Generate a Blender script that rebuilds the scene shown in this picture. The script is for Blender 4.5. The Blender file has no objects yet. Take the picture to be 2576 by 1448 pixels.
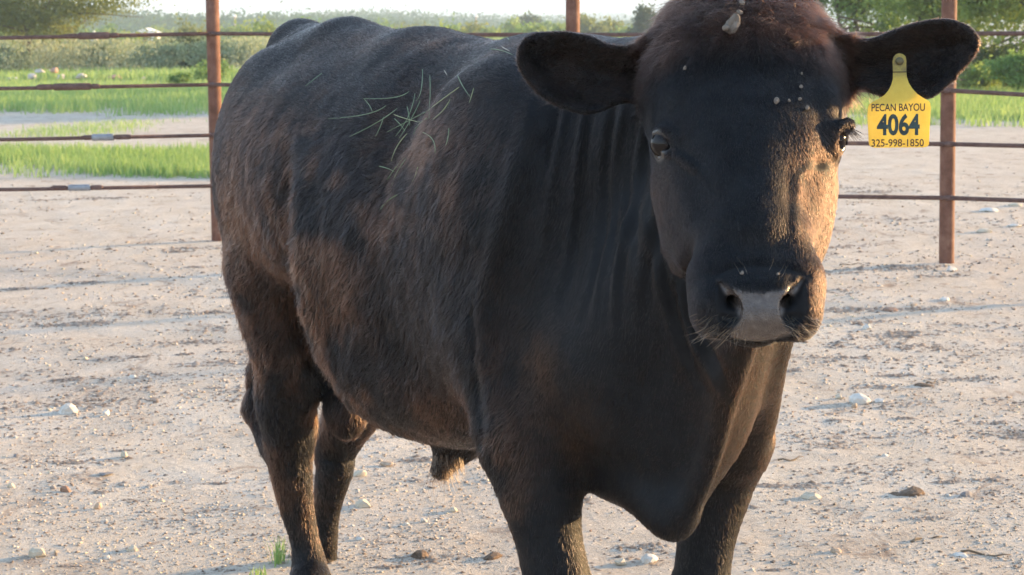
import bpy, bmesh, math, random
import numpy as np
from mathutils import Vector, Matrix, noise as mnoise

# ---------------------------------------------------------------- camera, sky, sun, exposure
scene = bpy.context.scene
EYE = 1.32
PITCH = math.radians(7.55)
ROLL = math.radians(1.0)
HAZE = 0.0009
LENS = 70.0
FP = LENS / 36.0 * 2576.0

def cam_axes():
    cp, sp = math.cos(PITCH), math.sin(PITCH)
    f = np.array([0.0, cp, -sp]); up = np.array([0.0, sp, cp]); rt = np.array([1.0, 0.0, 0.0])
    cr, sr = math.cos(ROLL), math.sin(ROLL)
    return f, cr * rt - sr * up, sr * rt + cr * up
CF, CR, CU = cam_axes()
EYEP = np.array([0.0, 0.0, EYE])

def U(u, v, Y):
    """the point of the place seen at (u, v) of the 2576 x 1448 survey picture, Y metres in front of the viewer"""
    d = CF + (u - 1288.0) / FP * CR - (v - 724.0) / FP * CU
    return EYEP + d * (Y / d[1])

def UG(u, v, z=0.0):
    d = CF + (u - 1288.0) / FP * CR - (v - 724.0) / FP * CU
    return EYEP + d * ((z - EYE) / d[2])

cam_data = bpy.data.cameras.new('camera')
cam = bpy.data.objects.new('camera', cam_data)
scene.collection.objects.link(cam)
cam.matrix_world = Matrix(((CR[0], CU[0], -CF[0], 0.0), (CR[1], CU[1], -CF[1], 0.0), (CR[2], CU[2], -CF[2], EYE), (0, 0, 0, 1)))
cam_data.lens = LENS
cam_data.sensor_width = 36.0
cam_data.clip_start = 0.1
cam_data.clip_end = 6000.0
cam_data.dof.use_dof = True
cam_data.dof.focus_distance = 3.05
cam_data.dof.aperture_fstop = 20.0
scene.camera = cam

SUN_ELEV = math.radians(8.5)
SUN_AZ = math.radians(67.0)          # clockwise from straight ahead (+Y) towards the right (+X)
SUN_DIR = np.array([math.sin(SUN_AZ) * math.cos(SUN_ELEV), math.cos(SUN_AZ) * math.cos(SUN_ELEV), math.sin(SUN_ELEV)])
world = bpy.data.worlds.new('World')
scene.world = world
world.use_nodes = True
wn = world.node_tree
bg = wn.nodes['Background']
sky = wn.nodes.new('ShaderNodeTexSky')
sky.sky_type = 'NISHITA'
sky.sun_disc = False
sky.sun_elevation = SUN_ELEV
sky.sun_rotation = SUN_AZ
sky.altitude = 500.0
sky.air_density = 1.0
sky.dust_density = 0.8
sky.ozone_density = 1.2
# thin bright haze low in the sky, fading to the clear sky overhead
w_tc = wn.nodes.new('ShaderNodeTexCoord'); w_sep = wn.nodes.new('ShaderNodeSeparateXYZ')
wn.links.new(w_tc.outputs['Generated'], w_sep.inputs[0])
w_r = wn.nodes.new('ShaderNodeValToRGB')
w_r.color_ramp.elements[0].position = 0.0; w_r.color_ramp.elements[0].color = (0.92, 0.92, 0.92, 1)
w_r.color_ramp.elements[1].position = 0.95; w_r.color_ramp.elements[1].color = (0, 0, 0, 1)
wn.links.new(w_sep.outputs['Z'], w_r.inputs['Fac'])
w_mx = wn.nodes.new('ShaderNodeMix'); w_mx.data_type = 'RGBA'
wn.links.new(w_r.outputs['Color'], w_mx.inputs[0])
wn.links.new(sky.outputs['Color'], w_mx.inputs[6])
w_mx.inputs[7].default_value = (1.75, 2.0, 2.4, 1)
wn.links.new(w_mx.outputs[2], bg.inputs['Color'])
bg.inputs['Strength'].default_value = 0.15
sun_data = bpy.data.lights.new('sun', 'SUN')
sun_data.energy = 3.1
sun_data.angle = math.radians(2.0)
sun_data.color = (1.0, 0.65, 0.30)
sun = bpy.data.objects.new('sun', sun_data)
scene.collection.objects.link(sun)
sun.rotation_euler = Vector(SUN_DIR.tolist()).to_track_quat('Z', 'Y').to_euler()
scene.view_settings.view_transform = 'Standard'
scene.view_settings.look = 'None'
scene.view_settings.exposure = 2.36
scene.view_settings.gamma = 1.0
scene.view_settings.use_curve_mapping = False
scene.cycles.use_denoising = True
scene.cycles.max_bounces = 8
scene.cycles.transparent_max_bounces = 12
scene.cycles.volume_bounces = 0
scene.cycles.use_adaptive_sampling = True
scene.cycles.adaptive_threshold = 0.02

rng = np.random.default_rng(7)
random.seed(7)

# ---------------------------------------------------------------- helpers
def link(o, parent=None):
    scene.collection.objects.link(o)
    if parent is not None:
        o.parent = parent
    return o

def mesh_obj(name, verts, faces, mat=None, parent=None, smooth=True, mats=None):
    me = bpy.data.meshes.new(name)
    if isinstance(verts, np.ndarray) and isinstance(faces, np.ndarray):
        n = faces.shape[1]
        me.vertices.add(len(verts)); me.vertices.foreach_set('co', verts.astype(np.float32).ravel())
        me.loops.add(faces.size); me.loops.foreach_set('vertex_index', faces.astype(np.int32).ravel())
        me.polygons.add(len(faces))
        me.polygons.foreach_set('loop_start', np.arange(0, faces.size, n, dtype=np.int32))
        me.update(calc_edges=True)
        me.validate()
    else:
        me.from_pydata([tuple(map(float, v)) for v in verts], [], [tuple(map(int, f)) for f in faces])
        me.update()
    if smooth:
        me.polygons.foreach_set('use_smooth', np.ones(len(me.polygons), dtype=bool))
    if mat: me.materials.append(mat)
    o = bpy.data.objects.new(name, me)
    return link(o, parent)

def tag(o, label=None, cat=None, group=None, kind=None):
    if label: o['label'] = label
    if cat: o['category'] = cat
    if group: o['group'] = group
    if kind: o['kind'] = kind
    return o

def empty(name, loc=(0, 0, 0), parent=None):
    o = bpy.data.objects.new(name, None)
    o.location = tuple(map(float, loc)); o.empty_display_size = 0.1
    return link(o, parent)

def add_attr(o, name, vals):
    a = o.data.attributes.new(name, 'FLOAT', 'POINT')
    a.data.foreach_set('value', np.asarray(vals, dtype=np.float32))

class Mat:
    def __init__(self, name):
        self.m = bpy.data.materials.new(name); self.m.use_nodes = True
        self.t = self.m.node_tree; self.n = self.t.nodes; self.b = self.n['Principled BSDF']; self.out = self.n['Material Output']
    def node(self, typ, **kw):
        n = self.n.new('ShaderNode' + typ)
        for k, v in kw.items():
            if k.startswith('i_'):
                n.inputs[k[2:].replace('_', ' ')].default_value = v
            else: setattr(n, k, v)
        return n
    def l(self, a, b): self.t.links.new(a, b)
    def coord(self, scale=1.0, kind='Object'):
        tc = self.node('TexCoord'); mp = self.node('Mapping')
        mp.inputs['Scale'].default_value = (scale,) * 3 if not isinstance(scale, tuple) else scale
        self.l(tc.outputs[kind], mp.inputs['Vector']); return mp.outputs['Vector']
    def noise(self, vec, scale, detail=4, rough=0.6, out='Fac', dist=0.0):
        n = self.node('TexNoise'); n.inputs['Scale'].default_value = scale; n.inputs['Detail'].default_value = detail
        n.inputs['Roughness'].default_value = rough; n.inputs['Distortion'].default_value = dist
        self.l(vec, n.inputs['Vector']); return n.outputs[out]
    def ramp(self, fac, stops):
        r = self.node('ValToRGB'); e = r.color_ramp.elements
        while len(e) < len(stops): e.new(0.5)
        for i, (p, c) in enumerate(stops):
            e[i].position = p; e[i].color = tuple(c) + ((1.0,) if len(c) == 3 else ())
        self.l(fac, r.inputs['Fac']); return r.outputs['Color']
    def mix(self, fac, a, b, blend='MIX'):
        m = self.node('Mix', data_type='RGBA', blend_type=blend)
        for sock, v in ((m.inputs[0], fac), (m.inputs[6], a), (m.inputs[7], b)):
            if isinstance(v, bpy.types.NodeSocket): self.l(v, sock)
            elif isinstance(v, (int, float)): sock.default_value = v
            else: sock.default_value = tuple(v) + ((1.0,) if len(v) == 3 else ())
        return m.outputs[2]
    def math(self, op, a, b=None, clamp=False):
        m = self.node('Math', operation=op, use_clamp=clamp)
        for s, v in ((m.inputs[0], a), (m.inputs[1], b)):
            if v is None: continue
            if isinstance(v, bpy.types.NodeSocket): self.l(v, s)
            else: s.default_value = v
        return m.outputs[0]
    def attr(self, name, out='Fac'):
        a = self.node('Attribute'); a.attribute_name = name; return a.outputs[out]
    def bump(self, h, strength=0.3, dist=0.01):
        b = self.node('Bump'); b.inputs['Strength'].default_value = strength; b.inputs['Distance'].default_value = dist
        self.l(h, b.inputs['Height']); self.l(b.outputs['Normal'], self.b.inputs['Normal']); return b
    def base(self, c):
        if isinstance(c, bpy.types.NodeSocket): self.l(c, self.b.inputs['Base Color'])
        else: self.b.inputs['Base Color'].default_value = tuple(c) + (1.0,)
    def set(self, **kw):
        for k, v in kw.items(): self.b.inputs[k.replace('_', ' ')].default_value = v
        return self

def simple_mat(name, col, rough=0.7, var=0.25, scale=8.0, metallic=0.0, bump=0.0):
    m = Mat(name); v = m.coord(); n = m.noise(v, scale, 6, 0.65)
    lo = tuple(c * (1 - var) for c in col); hi = tuple(min(1, c * (1 + var)) for c in col)
    m.base(m.ramp(n, [(0.3, lo), (0.7, hi)])); m.set(Roughness=rough, Metallic=metallic)
    if bump: m.bump(n, 0.5, bump)
    return m.m

def vnoise(P, scale, seed=0.0, octaves=1):
    """fast value noise on an (N, 3) array, -1..1"""
    out = np.zeros(len(P), dtype=np.float32); amp = 1.0; tot = 0.0
    for o in range(octaves):
        Q = P * scale * (2 ** o) + seed + 17.31 * o
        I = np.floor(Q).astype(np.int64); F = (Q - I).astype(np.float32); F = F * F * (3 - 2 * F)
        acc = 0
        for dx in (0, 1):
            for dy in (0, 1):
                for dz in (0, 1):
                    h = (I[:, 0] + dx) * 374761393 + (I[:, 1] + dy) * 668265263 + (I[:, 2] + dz) * 2147483647
                    h = (h ^ (h >> 13)) * 1274126177; h = (h ^ (h >> 16)) & 0xffff
                    w = (F[:, 0] if dx else 1 - F[:, 0]) * (F[:, 1] if dy else 1 - F[:, 1]) * (F[:, 2] if dz else 1 - F[:, 2])
                    acc = acc + w * (h.astype(np.float32) / 32767.5 - 1)
        out += amp * acc; tot += amp; amp *= 0.5
    return out / tot
# ---------------------------------------------------------------- the ground
def grown(lo, hi, dense_lo, dense_hi, step, fac):
    a = list(np.arange(dense_lo, dense_hi, step)); s = step; x = dense_hi
    while x < hi: a.append(x); s *= fac; x += s
    a.append(hi); s = step; x = dense_lo - step
    while x > lo: a.insert(0, x); s *= fac; x -= s
    a.insert(0, lo)
    return np.array(a)
xs = grown(-1600, 1600, -4.2, 4.2, 0.030, 1.09)
ys = [2.2]
while ys[-1] < 22: ys.append(ys[-1] + max(0.022, ys[-1] * 0.0055))
s_ = 0.15
while ys[-1] < 2600: ys.append(ys[-1] + s_); s_ *= 1.06
ys = np.array([-400, -100, -30, -10, -4, -1, 0.5, 1.2, 1.7, 2.0] + ys)
GX, GY = np.meshgrid(xs, ys, indexing='xy')
gp = np.stack([GX.ravel(), GY.ravel(), np.zeros(GX.size)], 1)
def ground_h(p):
    near = np.clip((26 - p[:, 1]) / 10, 0, 1) * np.clip((9 - np.abs(p[:, 0])) / 4, 0, 1)
    h = near * (0.006 * vnoise(p, 1.1, 5.0, 2) + 0.0045 * vnoise(p * np.array([1, 1.6, 1]), 4.5, 8.0, 2) + 0.0042 * vnoise(p, 14.0, 2.0, 2) * (vnoise(p, 1.7, 44.0) + 0.6).clip(0, 1))
    far = np.clip((p[:, 1] - 60) / 200, 0, 1)
    return h - far * 3.0
gp[:, 2] = ground_h(gp)
nx, ny = len(xs), len(ys)
ii = np.arange((nx - 1) * (ny - 1)); r, c = ii // (nx - 1), ii % (nx - 1); q0 = r * nx + c
gf = np.stack([q0, q0 + 1, q0 + nx + 1, q0 + nx], 1)

dirt = Mat('trampled dirt')
v = dirt.coord()
sv = dirt.coord((1.0, 0.62, 1.0))
big = dirt.noise(sv, 0.55, 5, 0.6)
mid = dirt.noise(sv, 3.2, 6, 0.68, dist=0.4)
fine = dirt.noise(v, 38.0, 6, 0.72)
base = dirt.ramp(mid, [(0.25, (0.33, 0.25, 0.18)), (0.42, (0.50, 0.44, 0.355)), (0.58, (0.585, 0.53, 0.445)), (0.8, (0.63, 0.59, 0.52))])
base = dirt.mix(dirt.ramp(big, [(0.40, (0, 0, 0)), (0.70, (1, 1, 1))]), base, dirt.mix(0.5, base, (0.42, 0.34, 0.275)))
base = dirt.mix(0.35, base, dirt.ramp(fine, [(0.3, (0.16, 0.12, 0.09)), (0.5, (0.44, 0.35, 0.28)), (0.75, (0.62, 0.55, 0.48))]))
# trodden dung and dark soil lying in streaks
dn = dirt.noise(dirt.coord((1.0, 0.55, 1.0)), 5.5, 7, 0.72, dist=0.8)
dk = dirt.ramp(dn, [(0.56, (0, 0, 0)), (0.68, (1, 1, 1))])
base = dirt.mix(dirt.math('MULTIPLY', dk, 0.7), base, (0.17, 0.10, 0.062))
vo = dirt.node('TexVoronoi'); vo.inputs['Scale'].default_value = 60.0; dirt.l(v, vo.inputs['Vector'])
sp = dirt.ramp(vo.outputs['Color'], [(0.80, (0, 0, 0)), (0.86, (1, 1, 1))])
spd = dirt.ramp(vo.outputs['Distance'], [(0.25, (1, 1, 1)), (0.40, (0, 0, 0))])
base = dirt.mix(dirt.mix(1.0, sp, spd, 'MULTIPLY'), base, (0.62, 0.56, 0.48))
dirt.base(base); dirt.set(Roughness=0.95); dirt.b.inputs['Specular IOR Level'].default_value = 0.2
hsum = dirt.math('ADD', dirt.math('MULTIPLY', fine, 0.6), dirt.math('ADD', dirt.math('MULTIPLY', dirt.noise(v, 140.0, 4, 0.7), 0.25), dirt.math('MULTIPLY', mid, 1.5)))
dirt.bump(hsum, 0.9, 0.014)
ground = mesh_obj('ground', gp, gf, dirt.m)
tag(ground, 'pale pinkish dirt ground of the pen and the field behind', kind='structure')

# ---------------------------------------------------------------- leaves
def leaf_mat(name, stops, trans=0.45, scale=1.2):
    m = Mat(name)
    v = m.coord()
    n = m.noise(v, scale, 4, 0.7)
    g = m.node('NewGeometry')
    col = m.mix(0.5, m.ramp(n, stops), m.ramp(g.outputs['Random Per Island'], [(0.0, stops[0][1]), (0.5, stops[len(stops) // 2][1]), (1.0, stops[-1][1])]))
    d = m.node('BsdfDiffuse'); t = m.node('BsdfTranslucent'); mx = m.node('MixShader'); mx.inputs[0].default_value = trans
    m.l(col, d.inputs['Color']); m.l(m.mix(0.35, col, (0.30, 0.34, 0.05)), t.inputs['Color'])
    m.l(d.outputs[0], mx.inputs[1]); m.l(t.outputs[0], mx.inputs[2]); m.l(mx.outputs[0], m.out.inputs['Surface'])
    return m.m

def leaf_quads(C, size, r, flat=0.0):
    """one leaf-sized quad per centre"""
    n = len(C)
    a = r.normal(size=(n, 3)); a[:, 2] *= 1 - flat; a /= np.linalg.norm(a, axis=1)[:, None]
    b = r.normal(size=(n, 3)); b -= a * (a * b).sum(1)[:, None]; b /= np.linalg.norm(b, axis=1)[:, None]
    s = size * r.uniform(0.6, 1.4, n)[:, None]
    V = np.stack([C - a * s, C + b * s * 0.5, C + a * s, C - b * s * 0.5], 1).reshape(-1, 3)
    F = np.arange(4 * n).reshape(n, 4)
    return V, F

def clump_points(c, rad, n, r, nclump=26, tight=0.30):
    """leaf centres gathered in clumps spread through an uneven crown"""
    u = r.normal(size=(nclump, 3)); u /= np.linalg.norm(u, axis=1)[:, None]
    rr = r.uniform(0.35, 1.0, nclump) ** 0.6
    cc = u * rr[:, None] * (1 + 0.22 * r.normal(size=nclump))[:, None]
    k = r.integers(0, nclump, n); w = r.uniform(0.55, 1.25, nclump)
    p = cc[k] + r.normal(size=(n, 3)) * tight * w[k][:, None] * np.array([1, 1, 0.75])
    return np.asarray(c) + p * np.asarray(rad)

def tube(pts, rads, seg=7):
    P = np.asarray(pts, float); vs, fs = [], []
    for i, (p, r) in enumerate(zip(P, rads)):
        d = P[min(i + 1, len(P) - 1)] - P[max(i - 1, 0)]; d /= np.linalg.norm(d)
        a = np.cross(d, (0, 0, 1.0) if abs(d[2]) < 0.9 else (1.0, 0, 0)); a /= np.linalg.norm(a); b = np.cross(d, a)
        for k in range(seg):
            t = 2 * math.pi * k / seg; vs.append(p + r * (math.cos(t) * a + math.sin(t) * b))
    for i in range(len(P) - 1):
        for k in range(seg): fs.append([i * seg + k, i * seg + (k + 1) % seg, (i + 1) * seg + (k + 1) % seg, (i + 1) * seg + k])
    n = len(vs); vs.append(P[0]); vs.append(P[-1])
    for k in range(seg):
        fs.append([(k + 1) % seg, k, n]); fs.append([(len(P) - 1) * seg + k, (len(P) - 1) * seg + (k + 1) % seg, n + 1])
    return vs, fs

def join(parts):
    V, F = [], []
    for vs, fs in parts:
        o = len(V); V += [tuple(map(float, v)) for v in vs]; F += [[i + o for i in f] for f in fs]
    return V, F

bark = simple_mat('bark', (0.10, 0.075, 0.055), 0.95, 0.4, 6.0, bump=0.02)
L_yellow = leaf_mat('yellow green tree leaves', [(0.3, (0.10, 0.17, 0.045)), (0.5, (0.25, 0.34, 0.09)), (0.7, (0.42, 0.48, 0.15))])  # leaf colour of the yellow green trees
L_green = leaf_mat('mid green leaves', [(0.3, (0.07, 0.15, 0.045)), (0.5, (0.16, 0.28, 0.085)), (0.7, (0.28, 0.41, 0.14))])
L_dark = leaf_mat('dark evergreen leaves', [(0.3, (0.020, 0.040, 0.020)), (0.5, (0.035, 0.062, 0.030)), (0.7, (0.055, 0.085, 0.04))], 0.25)
L_olive = leaf_mat('olive mesquite leaves', [(0.3, (0.09, 0.115, 0.04)), (0.5, (0.18, 0.205, 0.07)), (0.7, (0.28, 0.30, 0.11))])
L_grey = leaf_mat('grey green brush leaves', [(0.3, (0.17, 0.23, 0.14)), (0.5, (0.31, 0.38, 0.24)), (0.7, (0.46, 0.53, 0.36))], 0.35)
L_straw = leaf_mat('pale straw seed heads', [(0.3, (0.24, 0.26, 0.15)), (0.5, (0.38, 0.40, 0.26)), (0.7, (0.52, 0.54, 0.40))], 0.4)

def tree(name, base, height, rad, crown_c, n, leaf, mat, label, cat, group=None, trunks=1, seed=1, nclump=26, tr=0.12, tight=0.30, limbs=5, crown_name='crown'):
    r = np.random.default_rng(seed)
    t = empty(name, base)
    tag(t, label, cat, group)
    b = np.array(base, float); cc = np.array(crown_c, float)
    C = clump_points(cc, rad, n, r, nclump, tight)
    C = C[C[:, 2] > 0.12 * height * 0.3]
    V, F = leaf_quads(C, leaf, r)
    mesh_obj(crown_name, V, F, mat, t, smooth=False)
    parts = []
    for k in range(trunks):
        a = r.normal(size=2) * 0.10 * height
        top = cc + np.array([a[0], a[1], 0.1 * rad[2]])
        st = np.array([r.normal() * 0.06 * height * (trunks > 1), 0, -0.1])
        mid = (st + top) * 0.5 + np.array([r.normal() * 0.05, r.normal() * 0.05, 0.0]) * height
        parts.append(tube([st, mid * 0.5, mid, (mid + top) / 2, top], [tr, tr * 0.85, tr * 0.65, tr * 0.4, tr * 0.15]))
        for j in range(limbs):
            s0 = mid + (top - mid) * r.uniform(-0.2, 0.6)
            e = cc + r.normal(size=3) * np.asarray(rad) * 0.62
            m2 = (s0 + e) / 2 + r.normal(size=3) * 0.06 * height
            parts.append(tube([s0, m2, e], [tr * 0.42, tr * 0.25, tr * 0.06], 5))
    V, F = join(parts)
    mesh_obj('trunk', V, F, bark, t)
    return t

def at(u, base_v, top_v, Y, gz=0.0):
    """base point on the ground and height for something whose foot and top are seen at those heights"""
    b = U(u, base_v, Y); tp = U(u, top_v, Y)
    return np.array([b[0], b[1], gz]), tp[2] - gz

def simple_tree(u, top_v, Y, w_px, mat, label, cat, group, seed, name='tree', gz=0.0, n=2600, leaf=None, low=0.30, **kw):
    b, h = at(u, 200, top_v, Y, gz)
    w = w_px / FP * Y * 0.5
    leaf = leaf or Y * 0.0011
    cz = h * (0.5 + low / 2)
    return tree(name, b, h, (w * 0.70, w * 0.70, h * (1 - low) * 0.5 * 0.78), (0, 0, cz), n, leaf, mat, label, cat, group, seed=seed, tr=max(0.05, h * 0.03), limbs=3, **kw)

# left: a broad olive mesquite with a forked dark trunk
tree('mesquite_tree', (*U(70, 190, 62)[:2], 0), 3.9, (2.4, 1.8, 1.05), (0.35, 0, 2.15), 22000, 0.050, L_olive,
     'broad olive mesquite tree with a dark trunk at the far left behind the brush', 'tree', seed=3, nclump=34, tr=0.09, tight=0.26, limbs=8)
# right: tall yellow green trees over the pasture
for k, (u, Y, h, rad, czf, n, mat, lab, sd) in enumerate((
        (2180, 46, 4.6, (1.35, 1.3, 1.5), 0.50, 32000, L_green, 'loose green tree with crooked limbs, seen above the ear left of the right post', 11),
        (2395, 41, 4.8, (1.45, 1.3, 1.75), 0.50, 38000, L_yellow, 'tall yellow green tree directly behind the right fence post', 12),
        (2590, 38, 5.0, (1.45, 1.3, 1.95), 0.48, 38000, L_yellow, 'yellow green tree with dark limbs at the right edge of the view', 13))):
    b = U(u, 210, Y); tree('tree', (b[0], b[1], 0), h, rad, (0, 0, h * czf), n, 0.045, mat, lab, 'tree', seed=sd, trunks=2, nclump=36, tr=0.07, tight=0.20, limbs=9)
for k, (u, Y, w, h, mat, lab, sd) in enumerate((
        (2495, 35, 0.62, 0.95, L_dark, 'dark green bush under the tall trees at the right, above the grass', 21),
        (2590, 33, 0.55, 0.75, L_green, 'low mid green bush at the right edge under the tall tree', 22),
        (2340, 37, 0.5, 0.65, L_dark, 'small dark bush behind the right fence post', 23),
        (2440, 34, 0.40, 0.55, L_yellow, 'small yellow green bush right of the right fence post', 24),
        (2175, 40, 0.6, 0.8, L_green, 'mid green bush behind the gap under the tagged ear', 25))):
    b = U(u, 210, Y); tree('bush', (b[0], b[1], 0), h, (w, w * 0.8, h * 0.40), (0, 0, h * 0.52), 5200, 0.034, mat, lab, 'bush', seed=sd, trunks=2, nclump=22, tr=0.02, limbs=3, tight=0.30, crown_name='foliage')

# middle distance: the tree line over the bull's back
spots = []
rr = np.random.default_rng(91)
u = -60
while u < 1740:
    spots.append((u, rr.uniform(50, 74), rr.uniform(90, 230), rr.uniform(70, 130), rr.integers(0, 3))); u += rr.uniform(24, 46)
def where_in_line(u):
    for lim, nm in ((330, 'above the brush at the far left'), (533, 'just left of the left fence post'), (760, 'between the left fence post and the rump'), (1000, 'over the rump'), (1260, 'over the back'), (1441, 'between the back and the middle post'), (9999, 'between the middle post and the head')):
        if u < lim: return nm
_cnt = {}
def nth(key):
    _cnt[key] = _cnt.get(key, 0) + 1
    return ['first', 'second', 'third', 'fourth', 'fifth', 'sixth', 'seventh', 'eighth', 'ninth', 'tenth', 'eleventh', 'twelfth', 'thirteenth', 'fourteenth', 'fifteenth', 'sixteenth', 'seventeenth', 'eighteenth', 'nineteenth'][min(_cnt[key], 19) - 1]
labs = {0: 'green scrub tree in the tree line far behind the bull', 1: 'yellow green scrub tree in the tree line far behind the bull', 2: 'olive scrub tree in the tree line far behind the bull'}
for k, (u, tv, Y, w, kind) in enumerate(spots):
    tv = tv + (12 if 330 < u < 480 else 0) + (-4 if 1150 < u < 1350 else 0)
    simple_tree(u, tv, Y, w, (L_green, L_yellow, L_olive)[kind], ('green', 'yellow green', 'olive')[kind] + ' scrub tree ' + where_in_line(u) + ', ' + nth((where_in_line(u), int(kind))) + ' such', 'tree', 'trees in the far tree line', 200 + k, gz=-1.6, n=2600, nclump=18, low=0.05, tight=0.36)
simple_tree(1622, 22, 150, 88, L_dark, 'round dark tree standing above the tree line beside the left side of the head', 'tree', None, 301, gz=-2.0, n=5000, low=0.05, nclump=24)
simple_tree(1330, 40, 260, 90, L_dark, 'low round dark tree on the skyline left of the middle post', 'tree', None, 302, gz=-2.5, n=3500, low=0.05, nclump=24)

# grey green brush along the pasture edge
bs = [(10, 100, 60), (140, 96, 66), (270, 98, 62), (395, 96, 60), (520, 92, 60), (655, 100, 60), (-20, 92, 78), (45, 118, 70), (110, 108, 75), (175, 112, 72), (235, 120, 66), (300, 110, 70), (360, 104, 74), (425, 100, 66), (480, 96, 64), (560, 98, 66), (620, 104, 64), (680, 112, 66)]
for k, (u, tv, Y) in enumerate(bs):
    b, h = at(u, 190, tv, Y)
    mt = (L_grey, L_grey, L_grey, L_dark)[3 if u in (425, 480) else 0]
    lab = {425: 'dark grey green bush at the left of the pair beside the left fence post', 480: 'dark grey green bush just left of the left fence post'}.get(u, 'pale grey green brush bush, ' + nth('brush') + (' of the front row along the pasture' if k < 6 else ' counting on into the back row of brush'))
    tree('brush_bush', b, h, (0.72, 0.6, h * 0.42), (0, 0, h * 0.52), 5200, 0.040, mt, lab, 'bush', 'brush along the pasture edge' if u not in (425, 480) else None, trunks=3, seed=400 + k, nclump=30, tr=0.02, tight=0.26, limbs=3, crown_name='foliage')
for k, (u, tv, bv, w, lab) in enumerate(((545, 150, 205, 66, 'round bright green weed clump behind the left fence post'), (455, 182, 222, 44, 'small dark green weed clump in the pasture left of the left fence post'),
                                 (520, 170, 210, 60, 'bright green weed clump touching the left fence post on its left'), (1990, 300, 330, 10, None))):
    if lab is None: continue
    b = UG(u, bv); tp = U(u, tv, b[1]); h = tp[2]
    w = w / FP * b[1] * 0.5
    tree('weed_clump', (b[0], b[1], 0), h, (w, w, h * 0.5), (0, 0, h * 0.5), 2600, 0.03, L_green, lab, 'weeds', seed=500 + k, trunks=2, tr=0.008, limbs=3, tight=0.32, crown_name='foliage')

# straw coloured seed heads over the brush
r = np.random.default_rng(5)
n = 9000
u = r.choice([0, 1, 2], n, p=[0.42, 0.25, 0.33]); uu = np.where(u == 0, r.normal(110, 90, n), np.where(u == 1, r.normal(320, 60, n), r.normal(640, 34, n)))
Y = r.uniform(58, 66, n)
vv = r.uniform(100, 175, n) + np.where(u == 2, -6, 0) - 0 * n
C = np.array([U(a, b, c) for a, b, c in zip(uu, vv, Y)])
V, F = leaf_quads(C, 0.045, r, -0.8)
so = mesh_obj('dry_tall_grass', V, F, L_straw, None, smooth=False); tag(so, 'pale dry seed heads of tall grass in front of the brush', 'dry grass', kind='stuff')

# ---------------------------------------------------------------- grass
def grass(name, regions, mat, label, seed):
    """regions: (sampler, n, height, width) -> one mesh of bent blades"""
    r = np.random.default_rng(seed); Vs = []
    for P, hgt, wid in regions:
        n = len(P)
        a = r.uniform(0, 2 * math.pi, n); d = np.stack([np.cos(a), np.sin(a), np.zeros(n)], 1)
        side = np.stack([-np.sin(a), np.cos(a), np.zeros(n)], 1)
        h = (hgt * r.uniform(0.45, 1.25, n))[:, None]; w = (wid * r.uniform(0.6, 1.4, n))[:, None]
        bend = h * r.uniform(0.1, 0.6, n)[:, None]
        p0 = P - side * w; p1 = P + side * w
        m = P + d * bend * 0.35 + np.array([0, 0, 1.0]) * h * 0.6
        tip = P + d * bend + np.array([0, 0, 1.0]) * h
        Vs.append(np.stack([p0, p1, m + side * w * 0.7, tip, tip, m - side * w * 0.7], 1)[:, [0, 1, 2, 3, 5]].reshape(-1, 3))
    V = np.concatenate(Vs); n = len(V) // 5
    F = (np.arange(n) * 5)[:, None] + np.array([[0, 1, 2, 4]]); F2 = (np.arange(n) * 5)[:, None] + np.array([[4, 2, 3, 3]])
    me = bpy.data.meshes.new(name)
    F3 = (np.arange(n) * 5)[:, None] + np.array([[4, 2, 3]])
    me.vertices.add(len(V)); me.vertices.foreach_set('co', V.astype(np.float32).ravel())
    loops = np.concatenate([F, F3], 1).ravel()
    me.loops.add(len(loops)); me.loops.foreach_set('vertex_index', loops.astype(np.int32))
    starts = (np.arange(n) * 7)[:, None] + np.array([[0, 4]])
    me.polygons.add(2 * n); me.polygons.foreach_set('loop_start', starts.ravel().astype(np.int32))
    me.update(calc_edges=True); me.materials.append(mat)
    o = bpy.data.objects.new(name, me); link(o); tag(o, label, 'grass', kind='stuff')
    return o
L_grass = leaf_mat('pasture grass', [(0.25, (0.13, 0.28, 0.09)), (0.5, (0.29, 0.44, 0.16)), (0.75, (0.52, 0.58, 0.27))], 0.5, 0.7)
def gpts(u0, u1, v0, v1, n, r, edge=0.0, dens=0.0):
    """ground points seen in a window, ragged at its edges"""
    u = r.uniform(u0, u1, n); v = r.uniform(v0, v1, n)
    d = CF[None] + ((u - 1288.0) / FP)[:, None] * CR - ((v - 724.0) / FP)[:, None] * CU
    P = EYEP + d * ((0 - EYE) / d[:, 2])[:, None]
    if edge:
        rag = 0.6 * vnoise(P * np.array([1, 0.6, 1]) + 0.37 * P[:, [1, 0, 2]], 0.5, 3.0, 3) + 0.35 * vnoise(P, 2.3, 5.0, 2) + r.normal(0, 0.16, n)
        k = (v - v0) / (v1 - v0); P = P[(k < 1 + edge * (rag - 0.35)) & (k > edge * 0.5 * (rag * 0.8 - 0.1))]
    if dens: P = P[vnoise(P, 0.9, 8.0, 2) > dens * (rng.random(len(P)) * 2 - 1)]
    return P
r = np.random.default_rng(77)
def oval(P, r):
    c = UG(235, 322); q = (P - c) / np.array([1.0, 2.6, 1.0]); d = np.hypot(q[:, 0], q[:, 1]) + 0.5 * vnoise(P, 0.7, 4.0, 3) + r.normal(0, 0.22, len(P))
    return P[d < 0.72]
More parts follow.
